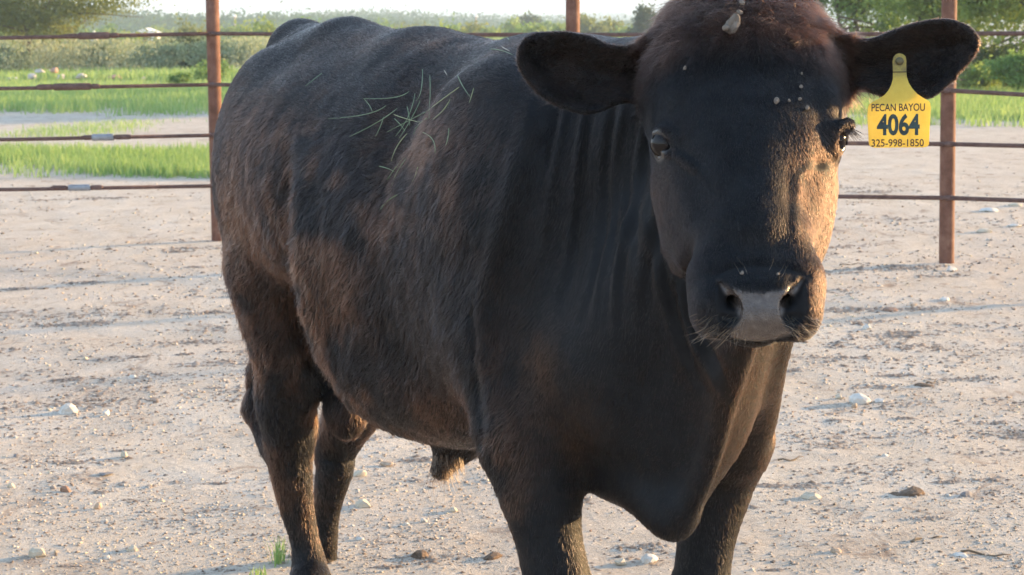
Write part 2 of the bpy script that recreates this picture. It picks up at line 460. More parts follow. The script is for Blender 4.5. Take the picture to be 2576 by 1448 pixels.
L1 = [(gpts(-500, 760, 380, 450, 40000, r, 1.7), 0.12, 0.0045), (gpts(-500, 760, 232, 296, 34000, r, 1.4), 0.20, 0.008),
      (gpts(-500, 760, 211, 238, 12000, r), 0.15, 0.011), (gpts(-700, 1000, 188, 208, 12000, r), 0.26, 0.02), (oval(gpts(-150, 620, 284, 356, 11000, r), r), 0.07, 0.004)]
L2 = [(gpts(1900, 2900, 212, 330, 52000, r, 1.0), 0.15, 0.007), (gpts(1900, 3000, 170, 214, 14000, r), 0.26, 0.014), (gpts(1000, 1950, 95, 160, 9000, r), 0.40, 0.05)]
grass('grass', L1, L_grass, 'two bands of bright green grass beyond the fence at the left', 1)
grass('grass', L2, L_grass, 'bright green pasture grass beyond the fence at the right', 2)

# ---------------------------------------------------------------- hills with woods on them
wood = leaf_mat('far woods', [(0.3, (0.03, 0.07, 0.035)), (0.5, (0.055, 0.12, 0.055)), (0.7, (0.10, 0.18, 0.08))], 0.2, 0.03)
def ridge(name, Y, prof, depth, label, seed, nl, leaf):
    """a wooded rise: a rolling slope whose crest follows prof (u, v), with crowns standing on it"""
    r = np.random.default_rng(seed)
    us = np.linspace(prof[0][0], prof[-1][0], 160); vs_ = np.interp(us, [p[0] for p in prof], [p[1] for p in prof])
    top = np.array([U(a, b, Y) for a, b in zip(us, vs_)]); top[:, 2] -= leaf * 2.0
    rows = []
    for k, f in enumerate((0.0, 0.25, 0.5, 0.75, 1.0, 1.3, 1.8)):
        P = top.copy(); P[:, 1] = Y - depth * (1 - f); P[:, 0] = top[:, 0] * (1 if f > 1 else 1)
        hh = (top[:, 2] + 6) * math.sin(min(f, 1) * math.pi / 2) - 6 if f <= 1 else top[:, 2] - (f - 1) * 20
        P[:, 2] = hh; rows.append(P)
    V = np.concatenate(rows); n = len(us); F = []
    for k in range(len(rows) - 1):
        for i in range(n - 1): F.append([k * n + i, k * n + i + 1, (k + 1) * n + i + 1, (k + 1) * n + i])
    h = mesh_obj(name, V, F, wood); tag(h, label, kind='structure')
    # crowns
    m = nl // 60
    f = r.uniform(0.2, 1.05, m) ** 0.7; ui = r.uniform(0, n - 1.01, m); i0 = ui.astype(int)
    z = (top[i0, 2] + 6) * np.sin(np.minimum(f, 1) * math.pi / 2) - 6
    C = np.stack([top[i0, 0], Y - depth * (1 - f), z], 1)
    k = r.integers(0, m, nl); rad = r.uniform(0.8, 1.4, m) * leaf * 3.4
    P = C[k] + r.normal(size=(nl, 3)) * (rad[k] * 0.5)[:, None] * np.array([1.2, 1.2, 0.62])
    V, F = leaf_quads(P, leaf * 0.5, r)
    o = mesh_obj('far_wood', V, F, wood, None, smooth=False); tag(o, label.replace('slope', 'tree cover'), 'woods', kind='stuff')
ridge('hill', 420, [(-400, 0), (0, 4), (130, 8), (240, 18), (330, 30), (420, 39), (520, 42), (640, 40), (800, 42), (940, 50), (1100, 60), (1250, 70)], 170, 'dark wooded hill slope falling from the left towards the middle', 61, 90000, 0.75)
ridge('hill', 650, [(500, 60), (700, 44), (850, 36), (950, 33), (1050, 38), (1150, 46), (1300, 50), (1500, 55), (1800, 58)], 220, 'second wooded hill slope in the middle, farther off', 62, 60000, 1.1)
ridge('hill', 1900, [(900, 60), (1200, 42), (1400, 40), (1500, 35), (1650, 30), (1800, 30), (2000, 36), (2700, 40)], 600, 'long pale blue hill slope on the horizon at the right', 63, 40000, 3.0)

# ---------------------------------------------------------------- far buildings, poles, rubble
white = simple_mat('white metal siding', (0.80, 0.80, 0.78), 0.5, 0.05, 2.0)
def box(c, s, rz=0.0):
    cx, cy, cz = c; a, b, h = s; ca, sa = math.cos(rz), math.sin(rz)
    V = []
    for dz in (0, h):
        for dx, dy in ((-a, -b), (a, -b), (a, b), (-a, b)): V.append((cx + ca * dx - sa * dy, cy + sa * dx + ca * dy, cz + dz))
    return V, [(0, 3, 2, 1), (4, 5, 6, 7), (0, 1, 5, 4), (1, 2, 6, 5), (2, 3, 7, 6), (3, 0, 4, 7)]
b = U(372, 100, 150)
bd = empty('shed', (b[0], b[1], b[2] - 1.4)); tag(bd, 'white metal shed half hidden in the trees left of the left fence post', 'shed')
V, F = box((0, 0, 0), (0.75, 1.2, 1.9)); mesh_obj('wall', V, F, white, bd, smooth=False)
V = [(-0.85, -1.3, 1.9), (0.85, -1.3, 1.9), (0.85, 1.3, 1.9), (-0.85, 1.3, 1.9), (0, -1.3, 2.25), (0, 1.3, 2.25)]
mesh_obj('roof', V, [(0, 1, 4), (2, 3, 5), (1, 2, 5, 4), (3, 0, 4, 5), (0, 3, 2, 1)], white, bd, smooth=False)
V, F = box((0.25, -1.21, 0.0), (0.22, 0.02, 1.3)); mesh_obj('door', V, F, simple_mat('weathered door', (0.45, 0.40, 0.33), 0.7), bd, smooth=False)
b = U(238, 118, 67.0)
tk = empty('water_tank', (b[0], b[1], b[2])); tag(tk, 'small white upright tank standing in the brush at the left', 'tank')
vs, fs = tube([(0, 0, 0), (0, 0, 0.02), (0, 0, 0.42), (0, 0, 0.47)], [0.11, 0.12, 0.12, 0.08], 14); mesh_obj('tank_shell', vs, fs, white, tk)
vs, fs = tube([(0, 0, 0.47), (0, 0, 0.52)], [0.04, 0.035], 10); mesh_obj('cap', vs, fs, white, tk)
vs, fs = tube([(0, 0, -b[2]), (0, 0, 0.0)], [0.05, 0.05], 8); mesh_obj('stand', vs, fs, bark, tk)
for u, tv, Y, lab in ((1198, 44, 260, 'distant wooden pole left of the tips of the near ear, on the skyline'), (592, 44, 240, 'distant wooden pole just right of the left fence post')):
    b = U(u, 85, Y); t = U(u, tv, Y)
    pl = empty('utility_pole', (b[0], b[1], -2.0)); tag(pl, lab, 'utility pole')
    H_ = t[2] + 2.0; w_ = Y * 0.0004
    vs, fs = tube([(0, 0, 0), (0, 0, H_)], [w_ * 1.3, w_], 8); mesh_obj('pole', vs, fs, simple_mat('weathered pole', (0.42, 0.33, 0.26), 0.9), pl)
    vs, fs = tube([(0, 0, H_), (0, 0, H_ + w_ * 3)], [w_ * 2.2, w_ * 1.6], 8); mesh_obj('cap', vs, fs, white, pl)

conc = simple_mat('broken concrete', (0.50, 0.45, 0.38), 0.9, 0.25, 7.0, bump=0.02)
conc2 = simple_mat('reddish broken brick', (0.42, 0.26, 0.19), 0.9, 0.3, 7.0, bump=0.02)
def rock_mesh(name, dims, seed, sub=2, rough=0.25, flat_bottom=True, ncut=6, hard=0.9):
    bm = bmesh.new(); bmesh.ops.create_icosphere(bm, subdivisions=sub, radius=1.0)
    P = np.array([v.co for v in bm.verts])
    n = vnoise(P, 1.3, seed * 3.7, 2); n2 = vnoise(P, 3.5, seed * 1.9)
    r = np.random.default_rng(seed)
    Q = P.copy()
    for k in range(ncut):                       # broken faces
        d = r.normal(size=3); d /= np.linalg.norm(d); lim = r.uniform(0.50, 0.85)
        ex = np.maximum(Q @ d - lim, 0); Q = Q - np.outer(ex * hard, d)
    Q = Q * (1 + rough * n + 0.08 * n2)[:, None] * np.array(dims)
    if flat_bottom: Q[:, 2] = np.maximum(Q[:, 2], -0.35 * dims[2])
    me = bpy.data.meshes.new(name); me.from_pydata([tuple(q) for q in Q], [], [[v.index for v in f.verts] for f in bm.faces]); bm.free(); me.update()
    me.polygons.foreach_set('use_smooth', np.zeros(len(me.polygons), dtype=bool))
    return me
wordsz = ['leftmost flat slab', 'large block on the left', 'upper slab', 'reddish chunk on top', 'middle block', 'dark holed chunk', 'long reddish heap', 'small lone chunk']
for k, (u, v, w, h, m_) in enumerate(((28, 200, 34, 7, conc), (88, 196, 20, 16, conc), (115, 178, 20, 12, conc), (140, 180, 16, 14, conc2), (160, 196, 20, 14, conc), (215, 194, 22, 14, conc), (292, 198, 34, 11, conc2), (365, 198, 10, 7, conc))):
    b = UG(u, 206); s = b[1] / FP
    me = rock_mesh('concrete_chunk', (w * s * 0.8, w * s * 0.7, h * s * 0.8), 40 + k, 2, 0.12, True, 12, 1.0)
    me.materials.append(m_); o = bpy.data.objects.new('concrete_chunk', me); link(o)
    o.location = (b[0], b[1] - 0.3 * (k % 3), (206 - v) * s * 0.9 + 0.02); o.rotation_euler = (0, 0, k * 1.3)
    tag(o, wordsz[k] + ' of the broken concrete pile beyond the left fence', 'rubble', 'broken concrete pile')
# ---------------------------------------------------------------- the pipe and rod fence
rust = Mat('rusty pipe')
v = rust.coord(); n = rust.noise(v, 14.0, 6, 0.7); n2 = rust.noise(rust.coord((1, 1, 0.25)), 30.0, 5, 0.7)
c = rust.ramp(n, [(0.3, (0.11, 0.050, 0.033)), (0.5, (0.17, 0.082, 0.056)), (0.7, (0.24, 0.13, 0.09))])
c = rust.mix(rust.ramp(n2, [(0.55, (0, 0, 0)), (0.75, (0.6, 0.6, 0.6))]), c, (0.20, 0.11, 0.09))
rust.base(c); rust.b.inputs['Specular IOR Level'].default_value = 0.15; rust.set(Roughness=0.72); rust.bump(n2, 0.4, 0.003)
rodm = Mat('dark rusty rod')
v = rodm.coord(); n = rodm.noise(v, 25.0, 6, 0.7)
rodm.base(rodm.ramp(n, [(0.3, (0.085, 0.048, 0.042)), (0.5, (0.13, 0.078, 0.066)), (0.7, (0.18, 0.11, 0.092))])); rodm.b.inputs['Specular IOR Level'].default_value = 0.2; rodm.set(Roughness=0.75); rodm.bump(n, 0.5, 0.003)
galv = simple_mat('galvanised sleeve', (0.27, 0.28, 0.30), 0.55, 0.25, 30.0, metallic=0.3)

YL, YM, YR = 12.45, 11.5, 10.65
fence = empty('pipe_fence', (float(U(1440, 100, YM)[0]), YM, 0))
tag(fence, 'rusty pipe fence with thin horizontal rods running behind the bull', 'fence')
def fpart(name, vs, fs, mat):
    o = mesh_obj(name, vs, fs, mat); o.parent = fence; o.matrix_parent_inverse = Matrix.Translation(-fence.location); return o
def post(u_top, u_base, v_base, Y, rad):
    t = U(u_top, 0, Y); b = U(u_base, v_base, Y)
    d = (t - b) / (t[2] - b[2])
    top = b + d * (1.62 - b[2]); bot = b + d * (-0.25 - b[2])
    P = [bot + (top - bot) * k / 6 for k in range(7)]
    vs, fs = tube(P, [rad] * 7, 28)
    p = fpart('post', vs, fs, rust.m)
    return p, b, d
pL, bL, dL = post(534, 549, 603, YL, 0.0415)
pM, bM, dM = post(1441, 1441, 640, YM, 0.0405)
pR, bR, dR = post(2388, 2381, 663, YR, 0.0405)
p4, b4, d4 = post(3380, 3372, 690, 9.8, 0.0405)
railr = 0.0118
def rail(pts, rad=railr, mat=None, name='rail'):
    vs, fs = tube(pts, [rad] * len(pts), 12); return fpart(name, vs, fs, mat or rodm.m)
def near_side(p, off=0.048): return p + np.array([0, -off, 0])
rows = [((95, 85), 88, (85, 84), 0), ((221, 213), 221, (228, 238), 1), ((350, 340), 350, (362, 366), 2), ((474, 467), 481, (497, 503), 3), ((-32, -40), -42, (-52, -58), 4)]
for (vl0, vl1), vm, (vr0, vr1), k in rows:
    A = near_side(U(-420, vl0 + 7, YL + 0.1)); Bp = near_side(U(536 + k * 2, vl1, YL)); Cp = near_side(U(1441, vm, YM)); Dp = near_side(U(2385, vr0, YR)); E = near_side(U(3376, vr0 + (vr1 - vr0) * 5, 9.8))
    sag = np.array([0, 0, -0.004])
    rail([A, (A + Bp) / 2 + sag, Bp]); rail([Bp, (Bp + Cp) / 2 + sag, Cp]); rail([Cp, (Cp + Dp) / 2 + sag, Dp]); rail([Dp, (Dp + E) / 2 + sag, E])
    # weld beads where the rods cross the posts
    for q in (Bp, Cp, Dp):
        vs, fs = tube([q + np.array([-0.034, 0.008, 0]), q + np.array([-0.02, 0.004, 0]), q + np.array([0.02, 0.004, 0]), q + np.array([0.034, 0.008, 0])], [0.006, 0.015, 0.015, 0.006], 10)
        fpart('weld', vs, fs, rodm.m)
# couplings on the left rods
def sleeve(u0, u1, row, r, mat, name='coupling', taper=True):
    (vl0, vl1) = row
    def pt(u): return near_side(U(u, vl0 + (vl1 - vl0) * u / 536.0, YL + 0.0))
    P = [pt(u0), pt(u0 + 3), pt(u0 + 6), pt((u0 + u1) / 2), pt(u1 - 6), pt(u1 - 3), pt(u1)]
    R = [railr * 1.05, r * 0.8, r, r, r, r * 0.8, railr * 1.05] if taper else [r] * 7
    vs, fs = tube(P, R, 16); fpart(name, vs, fs, mat)
sleeve(163, 205, (95, 85), 0.0155, rodm.m); sleeve(198, 282, (95, 85), 0.0215, rodm.m); sleeve(280, 302, (95, 85), 0.017, rodm.m)
sleeve(97, 140, (221, 213), 0.0185, rodm.m); sleeve(136, 236, (221, 213), 0.0220, rodm.m); sleeve(230, 255, (221, 213), 0.0165, rodm.m)
sleeve(236, 290, (350, 340), 0.0215, galv, 'sleeve', False); sleeve(210, 238, (350, 340), 0.0160, rodm.m); sleeve(290, 335, (350, 340), 0.0160, rodm.m)
sleeve(177, 232, (474, 467), 0.0205, galv, 'sleeve', False); sleeve(133, 174, (474, 467), 0.0165, rodm.m); sleeve(230, 262, (474, 467), 0.0160, rodm.m)
# ---------------------------------------------------------------- the bull: one continuous body grown from a smooth distance field
BULL_YAW = math.radians(26.0)
BO = np.array([0.16, 3.35, 0.0])
BL = np.array([math.cos(BULL_YAW), math.sin(BULL_YAW), 0.0])     # towards the bull's left
BB = np.array([-math.sin(BULL_YAW), math.cos(BULL_YAW), 0.0])    # towards its rump
BZ = np.array([0.0, 0.0, 1.0])
def B(s, t, z): return BO + s * BL + t * BB + z * BZ
BR = np.stack([BL, BB, BZ])

PRIMS = []   # (kind, data, k, op)
def rot_frame(frame, ax, deg):
    a, b = {'x': (1, 2), 'y': (2, 0), 'z': (0, 1)}[ax]
    f = frame.copy(); c, s = math.cos(math.radians(deg)), math.sin(math.radians(deg))
    f[a] = c * frame[a] + s * frame[b]; f[b] = -s * frame[a] + c * frame[b]
    return f
def ell(c, r, k=0.05, frame=None, op='+'):
    PRIMS.append(('e', (np.asarray(c, float), np.asarray(r, float), BR if frame is None else frame), k, op))
def cone(a, b, ra, rb, k=0.04, flat=None, op='+'):
    PRIMS.append(('c', (np.asarray(a, float), np.asarray(b, float), ra, rb, flat), k, op))
def chain(pts, k=0.03, flat=None, op='+'):
    """a limb: one tapering tube through the points, smoothed between them"""
    P = [np.append(np.asarray(a, float), r) for a, r in pts]
    P = [2 * P[0] - P[1]] + P + [2 * P[-1] - P[-2]]
    out = []
    for i in range(1, len(P) - 2):
        p0, p1, p2, p3 = P[i - 1], P[i], P[i + 1], P[i + 2]
        for t in np.linspace(0, 1, 4, endpoint=False):
            out.append(0.5 * ((2 * p1) + (-p0 + p2) * t + (2 * p0 - 5 * p1 + 4 * p2 - p3) * t * t + (-p0 + 3 * p1 - 3 * p2 + p3) * t ** 3))
    out.append(P[-2])
    PRIMS.append(('h', np.array(out), k, op))

def prim_d(p, P):
    kind, d, k, op = p
    if kind == 'e':
        c, r, fr = d
        q = (P - c) @ fr.T
        k0 = np.sqrt(((q / r) ** 2).sum(1)); k1 = np.sqrt(((q / r ** 2) ** 2).sum(1)) + 1e-9
        return k0 * (k0 - 1.0) / k1
    if kind == 'p': return ear_d(d, P)
    if kind == 'h':
        best = np.full(len(P), 1e9)
        for q0, q1 in zip(d[:-1], d[1:]):
            ab = q1[:3] - q0[:3]; Q = P - q0[:3]
            t = np.clip(Q @ ab / max(ab @ ab, 1e-12), 0, 1)
            best = np.minimum(best, np.sqrt(((Q - t[:, None] * ab) ** 2).sum(1)) - (q0[3] + (q1[3] - q0[3]) * t))
        return best
    a, b, ra, rb, flat = d
    ab = b - a
    Q = P - a
    if flat is not None:
        n, s = flat
        n = np.asarray(n, float); n = n / np.linalg.norm(n)
        Q = Q + np.outer(Q @ n, n) * (s - 1.0)
        ab = ab + n * (ab @ n) * (s - 1.0)
    t = np.clip(Q @ ab / max(ab @ ab, 1e-9), 0, 1)
    dd = np.sqrt(((Q - t[:, None] * ab) ** 2).sum(1)) - (ra + (rb - ra) * t)
    if flat is not None and flat[1] > 1: dd = dd / (1 + 0.5 * (flat[1] - 1))
    return dd

def field(P, table=None, use=None):
    """the body's signed distance; table collects every primitive's own distance, use leaves out the far ones"""
    D = np.full(len(P), 1e3, dtype=np.float64)
    for i, p in enumerate(PRIMS):
        if use is not None and not use[i]: continue
        d = prim_d(p, P); k = p[2]
        if table is not None: table.append(d)
        if p[3] == '+':
            h = np.maximum(k - np.abs(D - d), 0) / k
            D = np.minimum(D, d) - h * h * k * 0.25
        else:
            h = np.maximum(k - np.abs(D + d), 0) / k
            D = np.maximum(D, -d) + h * h * k * 0.25
    return D


def poly_sd(Q, poly):
    """signed distance of (N, 2) points to a closed polygon, negative inside"""
    V = np.asarray(poly, float); d = np.full(len(Q), 1e9); ins = np.zeros(len(Q), bool)
    for i in range(len(V)):
        a, b = V[i], V[(i + 1) % len(V)]
        e = b - a; w = Q - a
        t = np.clip(w @ e / (e @ e), 0, 1)
        d = np.minimum(d, ((w - t[:, None] * e) ** 2).sum(1))
        c = ((a[1] > Q[:, 1]) != (b[1] > Q[:, 1]))
        with np.errstate(divide='ignore', invalid='ignore'):
            xx = (b[0] - a[0]) * (Q[:, 1] - a[1]) / (b[1] - a[1]) + a[0]
        ins ^= c & (Q[:, 0] < xx)
    d = np.sqrt(d)
    return np.where(ins, -d, d)

def catmull(pts, n=4):
    P = np.asarray(pts, float); out = []
    for i in range(len(P)):
        p0, p1, p2, p3 = P[i - 1], P[i], P[(i + 1) % len(P)], P[(i + 2) % len(P)]
        for t in np.linspace(0, 1, n, endpoint=False):
            out.append(0.5 * ((2 * p1) + (-p0 + p2) * t + (2 * p0 - 5 * p1 + 4 * p2 - p3) * t * t + (-p0 + 3 * p1 - 3 * p2 + p3) * t ** 3))
    return np.array(out)

def ear(outline, Y, cup, lean, th, k):
    o = np.mean([U(u, v, Y) for u, v in outline], 0)
    pl = catmull([((U(u, v, Y) - o) @ CR, (U(u, v, Y) - o) @ CU) for u, v in outline], 3)
    PRIMS.append(('p', (o, pl, cup, lean, th), k, '+'))

def sstep_(t): return t * t * (3 - 2 * t)

def ear_d(d, P):
    o, pl, cup, lean, th = d
    q = P - o
    far = np.linalg.norm(q, axis=1) > 0.24
    res = np.linalg.norm(q, axis=1) - 0.14
    m = ~far
    if m.any():
        q = q[m]
        x, z, y = q @ CR, q @ CU, q @ CF
        d2 = poly_sd(np.stack([x, z], 1), pl)
        ins = np.clip(-d2, 0, 0.045)
        y0 = lean * x + cup * sstep_(ins / 0.045) + 0.003 * np.sin(x * 90) * (ins / 0.045)
        dy = np.abs(y - y0) - th * (0.85 + 0.15 * ins / 0.045)
        kk = 0.008; a, b = d2 + 0.001, dy
        h = np.maximum(kk - np.abs(a - b), 0) / kk
        res[m] = (np.maximum(a, b) + h * h * kk * 0.25) * 0.8
    return res

def surf(u, v, y0=2.3, y1=6.0):
    """the point of the hide first met on the line of sight through (u, v)"""
    d = CF + (u - 1288.0) / FP * CR - (v - 724.0) / FP * CU; d = d / d[1]
    y = y0
    for i in range(200):
        p = EYEP + d * y
        f = field(p[None])[0]
        if f < 0.0005: return p
        y += max(f * 0.7, 0.001)
        if y > y1: return None
    return EYEP + d * y

def build_prims():
    # ---- trunk
    ell(B(0, 0.20, 0.93), (0.235, 0.38, 0.36), 0.05)
    ell(B(0, 0.66, 0.905), (0.300, 0.50, 0.375), 0.08)
    ell(B(0, 1.10, 0.98), (0.245, 0.38, 0.30), 0.10)
    ell(B(0, 1.34, 1.05), (0.155, 0.24, 0.20), 0.10)
    cone(B(0, -0.02, 1.17), B(0, 0.75, 1.19), 0.09, 0.09, 0.10)
    cone(B(0, 0.75, 1.19), B(0, 1.16, 1.24), 0.09, 0.085, 0.10)
    cone(B(0, 1.16, 1.24), B(0, 1.46, 1.262), 0.085, 0.066, 0.05)
    cone(B(0, 1.46, 1.262), B(0, 1.60, 1.20), 0.066, 0.05, 0.05)
    for s in (-1, 1):
        ell(B(s * 0.165, 1.00, 1.03), (0.105, 0.28, 0.17), 0.12)          # loin and hook bones
        ell(B(s * 0.10, 1.54, 1.10), (0.05, 0.06, 0.06), 0.08)           # pin bones
        ell(B(s * 0.128, 1.30, 0.95), (0.115, 0.215, 0.31), 0.11, rot_frame(BR, 'x', -8))   # thigh
        ell(B(s * (0.155 if s < 0 else 0.14), 0.10, 0.97), (0.090 if s < 0 else 0.07, 0.22, 0.28), 0.12, rot_frame(BR, 'x', 12))     # shoulder
    # ---- hind legs (near one first)
    near = [(B(-0.15, 1.24, 0.80), 0.12), (U(735, 900, 4.45), 0.088), (U(722, 1010, 4.48), 0.070), (U(730, 1080, 4.50), 0.062), (U(728, 1150, 4.52), 0.052),
            (U(742, 1250, 4.53), 0.042), (U(765, 1350, 4.53), 0.033), (U(778, 1420, 4.52), 0.040), (U(782, 1480, 4.48), 0.046)]
    chain(near, 0.03)
    cone(U(652, 930, 4.62), U(640, 1030, 4.60), 0.020, 0.020, 0.03)        # hock point and tendon
    cone(U(640, 1030, 4.60), U(690, 1120, 4.56), 0.024, 0.036, 0.03)
    cone(U(690, 850, 4.50), U(652, 935, 4.60), 0.05, 0.020, 0.04)
    cone(U(782, 1480, 4.48), U(784, 1560, 4.42), 0.050, 0.062, 0.02)
    far = [(B(0.14, 1.26, 0.80), 0.13), (B(0.16, 1.22, 0.66), 0.10), (U(858, 1090, 4.80), 0.060), (U(842, 1180, 4.82), 0.046),
           (U(822, 1280, 4.84), 0.034), (U(818, 1360, 4.84), 0.030), (U(810, 1420, 4.84), 0.036), (U(796, 1450, 4.80), 0.042)]
    chain(far, 0.04)
    # ---- belly, sheath, scrotum
    ell(B(-0.02, 0.62, 0.655), (0.21, 0.42, 0.15), 0.08)
    chain([(U(1165, 1085, 3.95), 0.06), (U(1128, 1150, 3.95), 0.032), (U(1112, 1180, 3.95), 0.024)], 0.05)
    ell(U(870, 1035, 4.45), (0.048, 0.052, 0.066), 0.012)
    cone(U(868, 1020, 4.45), U(858, 930, 4.50), 0.030, 0.045, 0.04)
    # ---- front legs
    cone(B(-0.15, 0.03, 0.80), U(1338, 1080, 3.24), 0.11, 0.092, 0.08)
    chain([(U(1338, 1080, 3.24), 0.092), (U(1358, 1230, 3.20), 0.070), (U(1378, 1350, 3.18), 0.056), (U(1398, 1445, 3.17), 0.056),
           (U(1403, 1500, 3.17), 0.060), (U(1405, 1600, 3.19), 0.048), (U(1408, 1900, 3.20), 0.040), (U(1408, 1960, 3.19), 0.048), (U(1410, 2030, 3.13), 0.050), (U(1412, 2080, 3.10), 0.058)], 0.03)
    cone(B(0.14, 0.03, 0.80), U(1825, 1100, 3.42), 0.10, 0.078, 0.08)
    chain([(U(1825, 1100, 3.42), 0.078), (U(1806, 1220, 3.42), 0.062), (U(1780, 1340, 3.41), 0.052), (U(1766, 1440, 3.40), 0.050),
           (U(1762, 1490, 3.40), 0.056), (U(1760, 1600, 3.42), 0.046), (U(1758, 1800, 3.44), 0.038), (U(1758, 1860, 3.43), 0.046), (U(1758, 1920, 3.38), 0.048), (U(1758, 1965, 3.35), 0.056)], 0.03)
    # ---- chest and brisket
    ell(U(1600, 860, 3.30), (0.20, 0.19, 0.23), 0.08)
    ell(U(1665, 1050, 3.14), (0.110, 0.12, 0.105), 0.06)
    chain([(U(1530, 1140, 3.38), 0.060), (U(1640, 1195, 3.12), 0.036), (U(1700, 1260, 3.05), 0.018)], 0.05)
    # ---- neck
    cone(U(1840, 250, 3.14), B(0.0, 0.05, 1.0), 0.150, 0.24, 0.08)
    cone(U(1800, 560, 3.02), U(1640, 880, 3.15), 0.12, 0.16, 0.08)
    cone(U(1860, 700, 2.94), U(1750, 980, 3.10), 0.070, 0.09, 0.06)
    chain([(U(1815, 870, 2.98), 0.055), (U(1785, 990, 3.02), 0.065), (U(1742, 1110, 3.06), 0.065), (U(1700, 1220, 3.08), 0.050)], 0.05)
    # dewlap keel
    chain([(U(1866, 850, 2.86), 0.018), (U(1844, 940, 2.885), 0.012), (U(1818, 1040, 2.91), 0.009), (U(1794, 1140, 2.935), 0.008), (U(1758, 1235, 2.965), 0.008), (U(1724, 1288, 2.99), 0.008), (U(1694, 1320, 3.02), 0.007)], 0.085)
    chain([(U(1560, 1205, 3.20), 0.030), (U(1640, 1262, 3.08), 0.026), (U(1692, 1310, 3.02), 0.013)], 0.05)
    # far side of the throat and chest
    chain([(U(1955, 840, 3.05), 0.024), (U(1925, 930, 3.14), 0.030), (U(1890, 1040, 3.28), 0.045), (U(1855, 1130, 3.34), 0.045)], 0.06)
    head_prims()
    # ---- ears
    ear([(1300, 130), (1318, 100), (1350, 84), (1390, 78), (1430, 77), (1478, 86), (1515, 104), (1550, 112), (1595, 108), (1640, 88), (1700, 90), (1700, 280),
         (1640, 285), (1600, 262), (1560, 265), (1510, 285), (1460, 290), (1400, 270), (1350, 238), (1312, 192), (1299, 160)], 2.96, 0.044, 0.10, 0.010, 0.02)
    ear([(2060, 70), (2110, 76), (2165, 92), (2200, 92), (2240, 78), (2290, 58), (2350, 47), (2400, 52), (2440, 74), (2458, 104), (2452, 132), (2425, 170), (2385, 215),
         (2340, 250), (2305, 248), (2270, 236), (2230, 246), (2195, 236), (2165, 226), (2130, 245), (2070, 255)], 2.92, 0.044, -0.16, 0.010, 0.02)
    carve()

def head_prims():
    # head frame: x to the picture's right, z up the face from nose to poll, y into the head
    n = U(1912, 740, 2.60); p = U(1880, 30, 2.93)
    z = (p - n) / np.linalg.norm(p - n)
    x = np.array([math.cos(math.radians(1)), math.sin(math.radians(1)), 0.0]); x = x - z * (x @ z); x /= np.linalg.norm(x)
    y = np.cross(z, x)
    global HF, HO
    HF = np.stack([x, y, z]); HO = n
    # cranium and forehead
    ell(H(-0.003, 0.085, 0.40), (0.149, 0.12, 0.14), 0.05, HF)
    ell(H(0.004, 0.10, 0.515), (0.134, 0.10, 0.112), 0.06, HF)
    ell(H(-0.005, 0.080, 0.30), (0.116, 0.090, 0.10), 0.04, HF)
    for s in (-1, 1):
        cone(H(s * 0.052, 0.050, 0.43), H(s * 0.046, 0.048, 0.27), 0.060, 0.055, 0.03)
        cone(H(s * 0.046, 0.048, 0.27), H(s * 0.026, 0.044, 0.13), 0.052, 0.040, 0.03)
    # face wedge
    cone(H(0, 0.080, 0.30), H(0, 0.060, 0.12), 0.085, 0.058, 0.05)
    cone(H(0, 0.020, 0.30), H(0, 0.008, 0.10), 0.036, 0.028, 0.04)
    for s in (-1, 1):
        e = 0.004 if s > 0 else 0.009
        ell(H(s * (0.072 + e), 0.13, 0.24), (0.046, 0.075, 0.12), 0.05, HF)       # jaw
        ell(H(s * (0.102 + e * 0.4), 0.056, 0.305), (0.031, 0.044, 0.040), 0.018, HF)   # orbit
        ell(H(s * 0.106, 0.030, 0.345), (0.020, 0.030, 0.026), 0.025, HF)    # brow
        cone(H(s * (0.086 + e), 0.055, 0.26), H(s * (0.064 + e), 0.050, 0.13), 0.020, 0.014, 0.03)    # facial crest
        cone(H(s * (0.094 + e), 0.10, 0.25), H(s * (0.070 + e), 0.09, 0.12), 0.024, 0.022, 0.03)
    # muzzle
    ell(H(0.003, 0.058, 0.040), (0.087, 0.068, 0.058), 0.025, HF)
    for s in (-1, 1):
        ell(H(s * 0.058, 0.048, 0.012), (0.032, 0.044, 0.046), 0.015, HF)
        cone(H(s * 0.058, 0.038, 0.060), H(s * 0.040, 0.030, 0.115), 0.030, 0.026, 0.03)
    ell(H(0, 0.030, -0.008), (0.055, 0.034, 0.036), 0.015, HF)
    # the smooth pad between the nostrils, and its upper lip
    cone(H(-0.046, 0.020, 0.030), H(0.046, 0.020, 0.030), 0.018, 0.018, 0.010)
    cone(H(-0.024, 0.010, 0.010), H(0.024, 0.010, 0.010), 0.020, 0.020, 0.012)
    cone(H(-0.046, 0.042, -0.024), H(0.046, 0.042, -0.024), 0.018, 0.018, 0.012)
    # chin
    ell(H(0, 0.080, 0.006), (0.046, 0.045, 0.026), 0.012, HF)

def H(a, b, c): return HO + a * HF[0] + b * HF[1] + c * HF[2]

EYES = []
def ring(pts, r, k, op='+'):
    P = [np.asarray(p) for p in pts]; P = P + P[:2]
    chain([(p, r) for p in P], k, None, op)

